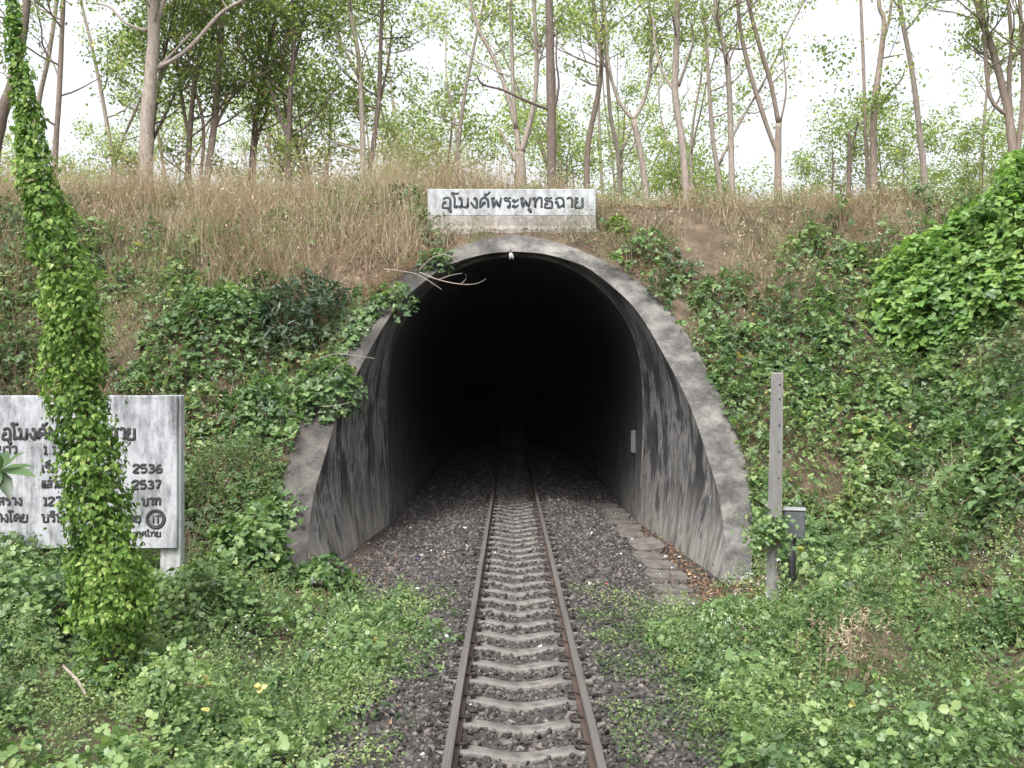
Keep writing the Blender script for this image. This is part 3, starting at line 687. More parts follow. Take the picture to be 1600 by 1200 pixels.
t.add(vs, [tuple(reversed(f)) for f in fs]); t.build('base', M['sign_base'], sign)
t = TM(); write(t, TITLE, sx_(690), sx_(914), sz_(324.5), sz_(308.5) - sz_(324.5), YS - .002, .026, .12); t.build('lettering', M['letter'], sign, True)

# information board on the left
YB = 13.0
bx_ = lambda px: sx_(px, YB); bz_ = lambda py: sz_(py, YB)
info = empty('information_board', (0, 0, 0)); tag(info, 'mouldy white concrete information board with Thai text behind the vine-covered trunk', 'sign')
t = TM(); x0, x1 = bx_(-64), bx_(277)
t.box(((x0 + x1) / 2, YB + .06, (bz_(618) + bz_(857)) / 2), (x1 - x0, .12, bz_(618) - bz_(857)), bev=.01); t.build('board', M['sign_old'], info)
for px in (263, -48):
    t = TM(); t.box((bx_(px + 1), YB + .145, (bz_(617.5) - .5) / 2), (.27, .17, bz_(617.5) + .5), bev=.012); t.build('post', M['post_white'], info)
t = TM(); yl = YB - .003; r_ = .0155
lines = [(TITLE, 4, 214, 686, 17, .021),
 (['kho', 'wo', 'sara_aa', 'mo_ma', 'yo', 'sara_aa', 'wo'], -48, 29, 709, 12, r_), (['1', '.', '1'], 68, 90, 709, 12, r_),
 (['e', 'ro', 'i', 'mai_ek', 'mo_ma'], 66, 92, 738, 12, r_), (['pho', '.', 'so_sala', '.'], 168, 194, 738, 12, r_), (['2', '5', '3', '6'], 208, 256, 738, 12, r_ * 1.1),
 (['e', 'e', 'lo', 'mai_tho', 'wo', 'e', 'so_suea', 'ro', 'mai_taikhu', 'cho_chan'], 66, 118, 762, 12, r_), (['pho', '.', 'so_sala', '.'], 168, 194, 763, 12, r_), (['2', '5', '3', '7'], 208, 253, 763, 12, r_ * 1.1),
 (['kho', 'sara_aa', 'mai_ek', 'ko', 'mai_ek', 'o_ang', 'so_suea', 'ro', 'mai_tho', 'sara_aa', 'ngo'], -48, 37, 789, 11.5, r_), (['1', '2', '7'], 68, 98, 789, 12, r_ * 1.1), (['bo', 'sara_aa', 'tho_thahan'], 222, 253, 789, 11, r_),
 (['ko', 'mai_ek', 'o_ang', 'so_suea', 'ro', 'mai_tho', 'sara_aa', 'ngo', 'sara_o', 'do', 'yo'], -48, 46, 815, 12, r_), (['bo', 'ro', 'i', 'so_rusi', 'han_akat', 'tho_thahan'], 66, 114, 815, 12, r_), (['ai', 'tho_thahan', 'yo'], 194, 222, 815, 10, r_),
 (['po_pla', 'ro', 'sara_a', 'e', 'tho_thahan', 'so_sala', 'ai', 'tho_thahan', 'yo'], 186, 253, 838, 7.5, .011)]
for wd, a, b_, py, hpx, r in lines: write(t, wd, bx_(a), bx_(b_), bz_(py), hpx / F * YB, yl, r, .45)
t.build('lettering', M['letter_old'], info, True)
t = TM(); cx_, cz_ = bx_(244), bz_(811)
for rad, rr in ((14.0, .017), (10.8, .007)):
    t.tube([(cx_ + math.cos(w) * rad / F * YB, yl, cz_ + math.sin(w) * rad / F * YB) for w in np.linspace(0, 2 * math.pi, 33)], rr, 6, cap=False, flat=(1, yl, .5))
u = YB / F
for seg in ([(-3.5, -7), (-3.5, 7)], [(3.5, -7), (3.5, 5)], [(-.5, 5), (8, 5)]): t.tube([(cx_ + a * u, yl, cz_ + b_ * u) for a, b_ in seg], .011, 6, flat=(1, yl, .5))
t.build('round_emblem', M['letter_old'], info, True)

# concrete post and cable box on the right
pp = at(1207, 955, 12.1); pt = at(1214, 582, 12.1)
post = empty('concrete_post', (pp.x, pp.y, pp.z - .3)); tag(post, 'tall slim square concrete post wrapped halfway up by vines, right of the tunnel', 'post')
t = TM(); H = pt.z - pp.z + .3; lean = (pt.x - pp.x) / (pt.z - pp.z)
a_ = R(24); vs = []
for z, s in ((0, .062), (H * .3, .060), (H * .72, .055), (H - .015, .050), (H, .043)):
    for dx, dy in ((-1, -1), (1, -1), (1, 1), (-1, 1)): 
        vs.append(((dx * math.cos(a_) - dy * math.sin(a_)) * s + lean * z, (dx * math.sin(a_) + dy * math.cos(a_)) * s, z))
fs = [(j * 4 + i, j * 4 + (i + 1) % 4, j * 4 + 4 + (i + 1) % 4, j * 4 + 4 + i) for j in range(4) for i in range(4)] + [(16, 17, 18, 19)]
t.add(vs, fs); t.build('shaft', M['post_conc'], post)
fdir = Vector((math.sin(a_), -math.cos(a_), 0))
for z in (H * .955, H * .90, H * .80, H * .70, H * .60, H * .42):
    c = Vector((lean * z, 0, z)) + fdir * .0555
    t = TM(); t.tube([c - fdir * .02, c + fdir * .004], .012, 8); t.build('hole_shade_disc', M['black_pipe'], post)  # solid black discs stand in for the shade inside the holes
bp = at(1235, 962, 12.3)
box = empty('cable_box', (bp.x, bp.y, bp.z - .2)); tag(box, 'grey metal cable box on a black pipe beside the concrete post', 'cable box')
zb_, zt_ = at(0, 839, 12.3).z - bp.z + .2, at(0, 797, 12.3).z - bp.z + .2
t = TM(); t.tube([(-.01, .0, 0), (0, 0, zb_ + .02)], .066, 14); t.build('pipe', M['black_pipe'], box, True)
RT = Matrix.Rotation(R(-16), 3, 'Z')
t = TM(); t.box((.05, 0, (zb_ + zt_) / 2), (.25, .22, zt_ - zb_), rot=RT, bev=.01); t.build('case', M['galv'], box)
t = TM(); t.box((.05, 0, zt_ + .014), (.275, .245, .026), rot=RT, bev=.008); t.build('lid', M['galv_lid'], box)
t = TM(); t.box((-.12, .02, (zb_ + zt_) / 2 - .02), (.09, .05, .22), bev=.006); t.build('bracket', M['black_pipe'], box)
t = TM(); t.tube(catmull([(.0, .02, zb_ - .15), (-.08, 0, zb_ - .3), (-.1, .02, .1)], 4), .012, 6); t.build('cable', M['black_pipe'], box)

# ------------------------------------------------------------------ ground cover (nobody could count it)
def rough_cover(X, Y):              # how deep the plant layer lies over the soil
    return calm(X, Y) * (.10 + .42 * sstep(.42, .72, fbm(X * .75, Y * .75, 51, 3)) + .14 * fbm(X * 2.6, Y * 2.6, 52, 2))
def side_fac(X, Y):                 # 0 by the track, 1 out in the weeds
    xr = X - XC
    wob = (fbm(X * .9, Y * .9, 61, 3) - .5) * 1.5; up_ = sstep(.5, 1.0, ground(X, Y)) * (Y > Y0)
    nearR = 1.35 + .15 * sstep(8.0, 11, Y) + 1.1 * sstep(11.8, 13.6, Y)
    nearL = 1.15 - .42 * sstep(9.0, 9.8, Y) + 2.2 * sstep(12.6, 14.2, Y)
    path = 1.4 * np.exp(-((X - 4.05) / .50) ** 2 - ((Y - 20.9) / .75) ** 2) + 1.2 * np.exp(-((X - 3.25) / .35) ** 2 - ((Y - 19.4) / .6) ** 2) + np.exp(-((X - 3.2) / .8) ** 2 - ((Y - 22.1) / .35) ** 2)
    return (1 - np.clip(path, 0, .97)) * np.maximum(up_, np.where(xr > 0, sstep(-.1, .55, xr - nearR - wob), sstep(-.1, .4, -xr - nearL - wob * .45)))
def sample(n, xlo, xhi, ylo, yhi, w, lift=None, layer=.55, flat=.55, canopy=None, clear=.05):
    X, Y = rej(n, xlo, xhi, ylo, yhi, w)
    Z = ground(X, Y); e = .12
    k = ~(arch_inside(X, Z, -clear) & (Y > Y0 - .5)) 
    k &= ~((np.abs(X - XC) < 3.4) & (Y > Y0 + .1) & (Z < .25) & (np.abs(X - XC) < outer_halfwidth(Z) + .02))
    X, Y, Z = X[k], Y[k], Z[k]
    cv = canopy or rough_cover
    C = cv(X, Y); gx = (ground(X + e, Y) + cv(X + e, Y) - Z - C) / e; gy = (ground(X, Y + e) + cv(X, Y + e) - Z - C) / e
    N = np.stack([-gx, -gy, np.ones_like(gx)], 1); N /= np.linalg.norm(N, axis=1, keepdims=True)
    G0 = np.stack([-(ground(X + e, Y) - Z) / e, -(ground(X, Y + e) - Z) / e, np.ones_like(gx)], 1); G0 /= np.linalg.norm(G0, axis=1, keepdims=True)
    d = C * (1 - np.abs(rng.normal(0, layer, len(X))).clip(0, 1))
    # keep plants from leaning across the concrete
    P = np.stack([X, Y, Z], 1) + G0 * d[:, None] * .9
    k = ~((np.abs(P[:, 0] - XC) < outer_halfwidth(P[:, 2]) - .06) & (P[:, 1] < Y0 + SL * (P[:, 2] + .3) + 3) & (P[:, 1] > Y0 - .1) & (P[:, 2] < zc_out))
    return P[k], N[k], G0[k], C[k]
def leaves(P, N, size, kind, jit=.55, tint=None, up=.45):
    n = len(P); NN = N * (1 - up) + np.array([[0, 0, up]]) + rng.normal(0, jit, (n, 3))
    return leaf_arrays(P, NN, size, kind, tint=tint)
def patch(P, f=1.2, seed=70, spread=.5):
    return np.clip((fbm(P[:, 0] * f, P[:, 1] * f, seed, 3) - .5) * 1.5 + .45 + rng.normal(0, .22, len(P)) * spread * 2, 0, 1)
def W_green(X, Y):                # broad-leaved creeper: both slopes, thin towards the crest
    Z = ground(X, Y); px, py = px_of(X, Y, Z)
    n = fbm(X * .8 + 5, Y * .8, 33, 3); xr = X - XC
    hi = .06 + .94 * sstep(330, 430, py + (n - .5) * 330)
    hi = np.where(xr > 0, sstep(395, 500, py + (n - .5) * 260 + np.clip((px - 1240) * .55, 0, 200)), hi)
    gapn = .12 + .88 * sstep(.33, .43, n + np.where(xr < 0, .03, .12))
    corner = np.exp(-((X + 3.1) / 1.7) ** 2 - ((Y - 20.6) / 1.5) ** 2)
    return side_fac(X, Y) * hi * gapn * (1 - .92 * np.clip(corner * 1.4, 0, 1)) * sstep(-.15, .25, Z) * np.clip((15 / np.maximum(Y, 5)) ** .7, 0, 1)
def W_dry(X, Y):
    Z = ground(X, Y); px, py = px_of(X, Y, Z); n = fbm(X * .9 + 9, Y * .9, 35, 3); xr = X - XC
    top = np.maximum(1 - sstep(400, 560, py + (n - .5) * 300), .18)
    top = np.where(xr > 0, (1 - sstep(400, 520, py + (n - .5) * 260)) * .9, top)
    path = 1.3 * np.exp(-(((px - 1095) / 42) ** 2 + ((py - 395) / 38) ** 2)) + np.exp(-(((px - 1050) / 30) ** 2 + ((py - 470) / 30) ** 2)) + .8 * np.exp(-(((px - 1020) / 45) ** 2 + ((py - 345) / 16) ** 2))
    return side_fac(X, Y) * top * (1 - np.clip(path, 0, 1)) * (Y > 14) * (Y < 34) * (1 - .35 * ((np.abs(X - XC) < 1.9) & (Y < YS + .3) & (Z > 5)))
def W_weed(X, Y):
    Z = ground(X, Y); px, py = px_of(X, Y, Z)
    s = side_fac(X, Y); low = sstep(-1.4, .2, -Z) 
    gate = np.where(np.abs(X - XC) > 2.2, .45 + .55 * sstep(.36, .46, fbm(X * 1.9, Y * 1.9, 99, 3)), 1.0)
    return np.clip(s + .0, 0, 1) * gate * low * np.clip((9 / np.maximum(Y, 5)) ** 1.2, 0, 1) * (Y < 19)
XL, XR = -13.5, 13.5
# broad-leaved creeper and weeds: a thin carpet, and over it separate plants with their own size and hue
def arch_ok(P, m=.06):
    return ~((np.abs(P[:, 0] - XC) < outer_halfwidth(P[:, 2]) - m) & (P[:, 1] < Y0 + SL * (P[:, 2] + .3) + 3) & (P[:, 1] > Y0 - .1) & (P[:, 2] < zc_out))
def plants(n, xa, xb, ya, yb, w, rr, hh, nl, size, kind, seed, tri=False, tmul=1.0, tadd=0.0):
    X, Y = rej(n, xa, xb, ya, yb, w); n = len(X)
    if not n: return []
    r = rng.uniform(rr[0], rr[1], n) * (.7 + .6 * fbm(X, Y, seed, 2)); h = rng.uniform(hh[0], hh[1], n) * (.5 + fbm(X * .7, Y * .7, seed + 3, 2)) * calm(X, Y)
    ps = rng.uniform(.6, 1.35, n); pt = np.clip(rng.normal(.42, .20, n) + (fbm(X * .6, Y * .6, seed + 5, 2) - .5) * .7, .02, .93)
    k = np.maximum((nl * (r / rr[1]) ** 1.3 * rng.uniform(.6, 1.3, n)).astype(int), 5); i = np.repeat(np.arange(n), k); m = len(i)
    th = rng.uniform(0, 6.283, m); d = rng.random(m) ** .6
    ox = np.cos(th) * d * r[i]; oy = np.sin(th) * d * r[i]
    g = ground(X[i] + ox, Y[i] + oy)
    lay = 1 - np.abs(rng.normal(0, .33, m)).clip(0, .95)
    P = np.stack([X[i] + ox, Y[i] + oy - h[i] * .25 * lay * (g > .6), g + h[i] * (1 - .75 * d ** 2) * lay], 1)
    N = np.stack([np.cos(th) * d * .6, np.sin(th) * d * .6 - .12, np.full(m, .62)], 1) + rng.normal(0, .30, (m, 3))
    ok = arch_ok(P); P, N, i, lay = P[ok], N[ok], i[ok], lay[ok]; m = len(P)
    sz = rng.uniform(size[0], size[1], m) * ps[i]
    tint = np.clip(pt[i] * tmul + tadd + (lay - .75) * .35 + rng.normal(0, .09, m), 0, .95); tint = np.where(rng.random(m) < .004, 1.0, tint)
    if not tri: return [leaf_arrays(P, N, sz, kind, tint=tint)]
    sp = rng.uniform(0, 6.283, m)
    return [leaf_arrays(P + rng.normal(0, .008, P.shape), N + rng.normal(0, .15, N.shape), sz, kind, spin=sp + j * 2.09 + rng.normal(0, .2, m), tint=tint) for j in range(3)]
parts = []
for (xa, xb, n) in ((XL, -1.2, 16000), (1.2, XR, 16000)):
    P, N, G0, C = sample(n, xa, xb, 7, 25.5, W_green, layer=.5)
    tint = patch(P, 1.1, 71) * .8
    sz = rng.uniform(.040, .095, len(P)); NN = N * .5 + np.array([[0, -.18, .45]]) + rng.normal(0, .32, (len(P), 3)); sp = rng.uniform(0, 6.28, len(P))
    for j in range(3): parts.append(leaf_arrays(P, NN + rng.normal(0, .18, NN.shape), sz, 'round', spin=sp + j * 2.09 + rng.normal(0, .2, len(P)), tint=tint))
parts += plants(3000, XL, -1.5, 12.5, 25, W_green, (.18, .42), (.14, .55), 34, (.045, .085), 'round', 201, True)
parts += plants(2600, 1.5, XR, 12.5, 25, W_green, (.18, .45), (.12, .55), 38, (.048, .092), 'round', 202, True, 1.0, .06)
def W_low(X, Y): return W_weed(X, Y) * (fbm(X * .8, Y * .8, 207, 2) > .42)
parts += plants(2400, -9, 9, 6, 15, W_low, (.14, .36), (.2, .62), 34, (.035, .068), 'round', 203, True, 1.0, .06)
# creeper spilling over the left rim of the portal
m = 1000; tt = rng.random(m); zz = np.where(rng.random(m) < .72, rng.uniform(2.3, 4.3, m), rng.uniform(-.2, .9, m))
zz = np.where((fbm(zz * 1.6, zz * 0, 209, 2) > .40), zz, 3.6 + rng.normal(0, .3, m))
ow = outer_halfwidth(zz); xo = XC - ow + rng.normal(.02, .20, m); yf = Y0 + SL * (zz + .3)
P = np.stack([xo, yf - np.abs(rng.normal(.08, .08, m)), zz + rng.normal(0, .05, m)], 1)
inw = (P[:, 0] - (XC - ow)) > .42; P = P[~inw]; m = len(P)
NN = np.array([[-.2, -.7, .5]]) + rng.normal(0, .35, (m, 3)); sp = rng.uniform(0, 6.28, m); sz = rng.uniform(.04, .085, m); tn = np.clip(rng.normal(.45, .2, m), 0, .95)
for j in range(3): parts.append(leaf_arrays(P, NN + rng.normal(0, .15, NN.shape), sz, 'round', spin=sp + j * 2.09, tint=tn))
V, T, A = merge(parts); print('kudzu tris', len(T))
tag(tri_mesh('creeper_leaves', V, T, M['kudzu'], attrs={'tint': A}), kind='stuff')
parts = []
P, N, G0, C = sample(230000, -9, 9, 5.4, 18, W_weed, layer=.55)
parts.append(leaves(P, N, rng.uniform(.018, .045, len(P)), 'small', .6, patch(P, .9, 72)))
parts += plants(3900, -9, 9, 5.4, 17, W_weed, (.12, .34), (.12, .62), 150, (.024, .050), 'small', 204, False, 1.0, .16)
parts += plants(1300, -9, 9, 5.4, 15, W_weed, (.10, .24), (.25, .72), 70, (.040, .075), 'lance', 205, False, 1.0, .08)
def W_fill(X, Y): return (1 - np.clip(1.3 * np.exp(-((X + 3.1) / 1.6) ** 2 - ((Y - 20.8) / 1.5) ** 2), 0, 1)) * side_fac(X, Y) * sstep(340, 430, px_of(X, Y, ground(X, Y))[1]) * .8
for (xa, xb) in ((XL, -1.5), (1.5, XR)):
    P, N, G0, C = sample(50000, xa, xb, 12.5, 25, W_fill, layer=.7)
    parts.append(leaves(P, N, rng.uniform(.03, .07, len(P)), 'small', .6, patch(P, .9, 73) * .8))
    parts += plants(1100, xa, xb, 12.5, 25, W_fill, (.12, .34), (.15, .6), 90, (.028, .055), 'lance', 206, False, .95, .05)
# greener tufts scattered on the dry crest
def W_cg(X, Y): return W_dry(X, Y) * (1 - np.clip(1.5 * np.exp(-((X + 3.1) / 1.6) ** 2 - ((Y - 21) / 1.6) ** 2), 0, 1)) * (fbm(X * .9, Y * .9, 208, 2) > np.where(X > 0, .42, .41))
parts += plants(2600, XL, XR, 16, 26, W_cg, (.12, .36), (.25, .85), 70, (.03, .065), 'lance', 210, False, 1.0, .15)
V, T, A = merge(parts); print('weed tris', len(T))
tag(tri_mesh('low_weeds', V, T, M['weed'], attrs={'tint': A}), kind='stuff')
# sparse weeds creeping over the ballast
def W_sparse(X, Y):
    A = np.abs(X - XC); n = fbm(X * 1.6, Y * 1.6, 88, 3)
    return np.where(X > XC, sstep(.42, .60, n + .14 * sstep(.8, 1.6, A)) * sstep(.62, .8, A) * sstep(14.2, 11.5, Y), sstep(.50, .62, n) * sstep(.8, 1.05, A) * sstep(14, 10, Y)) * (A < 2.6)
X, Y = rej(60000, -2.5, 2.8, 5.4, 14, W_sparse)
P = np.stack([X, Y, bed_z(X, Y) + rng.uniform(.01, .09, len(X))], 1)
V, T, A = merge([leaves(P, np.tile([[0, 0, 1.0]], (len(P), 1)), rng.uniform(.018, .05, len(P)), 'small', .45, np.clip(patch(P, 1.5, 74) + .12, 0, 1))])
tag(tri_mesh('creeping_weeds', V, T, M['weed'], attrs={'tint': A}), kind='stuff')
# dry grass on the crest and the upper slopes
cr = lambda X, Y: .04 + 0 * X
P, N, G0, C = sample(170000, -15, 15, 14.5, 30, W_dry, canopy=cr, layer=.2)
L = rng.uniform(.25, .85, len(P)) * (.45 + 1.1 * sstep(.3, .7, fbm(P[:, 0] * 1.6, P[:, 1] * 1.6, 14, 3))) * (1 + .35 * (P[:, 0] < 0) * sstep(.4, .6, fbm(P[:, 0] * .8, P[:, 1] * .8, 15, 2))) * np.where((np.abs(P[:, 0] - XC) < 2.1) & (P[:, 1] < YS + .2), .22, 1) * np.where(P[:, 0] > 1.5, .62, 1)
tallc = np.clip(1.4 * np.exp(-((P[:, 0] + 3.6) / 2.6) ** 2 - ((P[:, 1] - 21.2) / 1.5) ** 2), 0, 1); L = L * (1 + .75 * tallc)
tn = np.clip(.36 + .55 * sstep(3.0, 6.5, P[:, 2]) * fbm(P[:, 0] * .7, P[:, 1] * .7, 17, 3) + .12 * tallc + rng.normal(0, .2, len(P)), 0, 1)
b1 = blade_arrays(P, np.tile([[0, -.12, 1.0]], (len(P), 1)) + rng.normal(0, .34, (len(P), 3)), L, rng.uniform(.006, .014, len(P)), tn, 3, .6)
k = rng.random(len(P)) < .30; Q = P[k] + np.array([[0, 0, 1.0]]) * (L[k] * .9)[:, None] * 1.0 + rng.normal(0, .04, (k.sum(), 3))
b2 = leaf_arrays(Q, rng.normal(0, 1, Q.shape), rng.uniform(.03, .10, len(Q)), 'lance', tint=np.clip(tn[k] + .22, 0, 1))
m_ = 1500; zz = 5.25 - 2.6 * rng.random(m_) ** 1.3; Po = np.stack([XC - outer_halfwidth(zz) - rng.uniform(-.02, .25, m_), Y0 + SL * (zz + .3) - rng.uniform(0, .08, m_), zz + rng.uniform(0, .06, m_)], 1)
b3 = blade_arrays(Po, np.array([[.35, -.75, .25]]) + rng.normal(0, .4, (m_, 3)), rng.uniform(.15, .42, m_), rng.uniform(.006, .012, m_), rng.uniform(.1, .7, m_), 3, .9)
V, T, A = merge([b1, b2, b3]); print('dry tris', len(T))
tag(tri_mesh('dry_grass', V, T, M['dry'], attrs={'tint': A}), kind='stuff')
# dry stalks and dead creeper among the green
def W_dead(X, Y): return side_fac(X, Y) * sstep(-.1, .5, ground(X, Y)) * (.25 + .75 * sstep(.45, .6, fbm(X * .7, Y * .7, 95, 3))) * (Y > 9)
parts = []
P, N, G0, C = sample(100000, XL, XR, 9, 24, W_dead, layer=.42)
parts.append(blade_arrays(P - G0 * .1, G0 + rng.normal(0, .55, P.shape), rng.uniform(.15, .5, len(P)), rng.uniform(.005, .010, len(P)), rng.uniform(0, .7, len(P)), 3, .9))
V, T, A = merge(parts); tag(tri_mesh('dead_stalks', V, T, M['dry'], attrs={'tint': A}), kind='stuff')
# green grass between
def W_gg(X, Y):
    px, py = px_of(X, Y, ground(X, Y)); return side_fac(X, Y) * np.clip(.12 + np.exp(-(((px - 1380) / 160) ** 2 + ((py - 1080) / 90) ** 2)) + 1.0 * np.exp(-(((px - 330) / 420) ** 2 + ((py - 310) / 60) ** 2)) + .8 * np.exp(-(((px - 1200) / 300) ** 2 + ((py - 320) / 40) ** 2)), 0, 1)
P, N, G0, C = sample(110000, XL, XR, 5.5, 28, W_gg, layer=.4)
V, T, A = merge([blade_arrays(P - G0 * .12, G0 + rng.normal(0, .4, P.shape), rng.uniform(.15, .38, len(P)), rng.uniform(.006, .012, len(P)), rng.random(len(P)), 3, .8)])
tag(tri_mesh('green_grass', V, T, M['greengrass'], attrs={'tint': A}), kind='stuff')
# fallen leaves
def W_fl(X, Y):
    A = X - XC
    return np.clip(np.exp(-((A - 2.62) / .22) ** 2) * sstep(22, 17, Y) * (Y > 12.8) + np.exp(-((A + 2.5) / .35) ** 2) * (Y > 14) * sstep(21, 16, Y) * .35 + .05 * (np.abs(A) > 1.0) * sstep(22, 15, Y) + .25 * np.exp(-((A - 2.3) / .5) ** 2 - ((Y - 13.2) / 1.0) ** 2), 0, 1)
X, Y = rej(42000, -3.0, 3.3, 7, 22, W_fl)
P = np.stack([X, Y, np.maximum(bed_z(X, Y), np.where(Y < Y0, ground(X, Y), -9)) + .015 + rng.uniform(0, .05, len(X)) * np.exp(-((X - XC - 2.62) / .25) ** 2)], 1)
pt_ = [leaves(P, np.tile([[0, 0, 1.0]], (len(P), 1)), rng.uniform(.025, .065, len(P)), 'small', .45)]
def W_fs(X, Y): return side_fac(X, Y) * (.2 + .8 * (np.abs(X - XC) < 3.6)) * (Y > 13)
P, N, G0, C = sample(60000, -9, 9, 13, 24, W_fs, canopy=cr, layer=.2)
pt_.append(leaves(P + np.array([[0, 0, .03]]), N, rng.uniform(.03, .07, len(P)), 'small', .5))
V, T, A = merge(pt_); tag(tri_mesh('fallen_leaves', V, T, M['litterleaf'], attrs={'tint': A}), kind='stuff')
# tiny white flower heads
def W_fw(X, Y):
    Z = ground(X, Y) + .2; px, py = px_of(X, Y, Z); g = lambda a, b_, c, d: np.exp(-((px - a) / c) ** 2 - ((py - b_) / d) ** 2)
    return np.clip(g(380, 700, 55, 70) + .6 * g(440, 850, 70, 40) + 1.0 * g(1450, 820, 60, 45) + .8 * g(1540, 900, 60, 60) + .5 * g(1190, 950, 70, 70) + .5 * g(1130, 1010, 60, 60) + .25 * g(280, 540, 50, 40) + .15 * g(300, 1000, 240, 120), 0, 1) ** 1.2
P, N, G0, C = sample(26000, XL, XR, 6, 18, W_fw, layer=.04)
k = rng.random(len(P)) < .30 ; P = P[k] + np.array([[0, -.05, .12]]) + np.array([[0, -.1, .3]]) * rng.random((k.sum(), 1)); N = N[k]
P = np.repeat(P, 7, 0) + rng.normal(0, .022, (len(P) * 7, 3)); N = np.repeat(N, 7, 0)
V, T, A = merge([leaves(P, N, rng.uniform(.012, .026, len(P)), 'small', .8)])
tag(tri_mesh('flower_heads', V, T, M['flower'], attrs={'tint': A}), kind='stuff')

# ------------------------------------------------------------------ trees on the crest
def grow(tw, clusters, p, d, L, r, depth, rnd, upb=.25):
    pts = [p.copy()]; n = 4; dd = d.copy()
    for k in range(n):
        dd = (dd + Vector((rnd.uniform(-.32, .32), rnd.uniform(-.32, .32), rnd.uniform(-.2, .32) + upb * .2))).normalized()
        pts.append(pts[-1] + dd * (L / n))
    rr = [r * (1 - .62 * k / n) for k in range(n + 1)]
    tw.tube(pts, rr, 5 if r > .015 else 4, cap=False)
    if depth == 0 or L < .35:
        for k in range(1, n + 1): clusters.append(pts[k])
        return
    nb = rnd.choice((2, 3, 3))
    for j in range(nb):
        i = rnd.randint(1, n)
        a = rnd.uniform(0, 2 * math.pi)
        nd = (dd * .55 + Vector((math.cos(a), math.sin(a), rnd.uniform(-.25, .55))) * .75).normalized()
        grow(tw, clusters, pts[i], nd, L * rnd.uniform(.5, .72), rr[i] * .62, depth - 1, rnd, upb)
    clusters.append(pts[-1])
def crown_mesh(name, clusters, nl, rad, size, mt, parent, off, seed):
    rr_ = np.random.default_rng(seed); C = np.array([tuple(c) for c in clusters])
    n = len(C) * nl
    P = np.repeat(C, nl, 0); dv = rr_.normal(0, 1, (n, 3)); dv /= np.linalg.norm(dv, axis=1, keepdims=True)
    cl = np.repeat(rr_.random(len(C)), nl)
    P = P + dv * (rr_.random(n) ** .6 * rad)[:, None] * np.array([[1.15, 1.15, .65]])
    N = rr_.normal(0, .7, (n, 3)) + np.array([[0, 0, .7]])
    tint = np.clip(cl * .6 + rr_.normal(.2, .17, n), 0, 1)
    tint = np.where(rr_.random(n) < .02, 1.0, tint)
    V, T, A = leaf_arrays(P, N, rr_.uniform(.7, 1.3, n) * size, 'small', tint=tint)
    return tri_mesh(name, V - np.array([off]), T, mt, parent, {'tint': A})
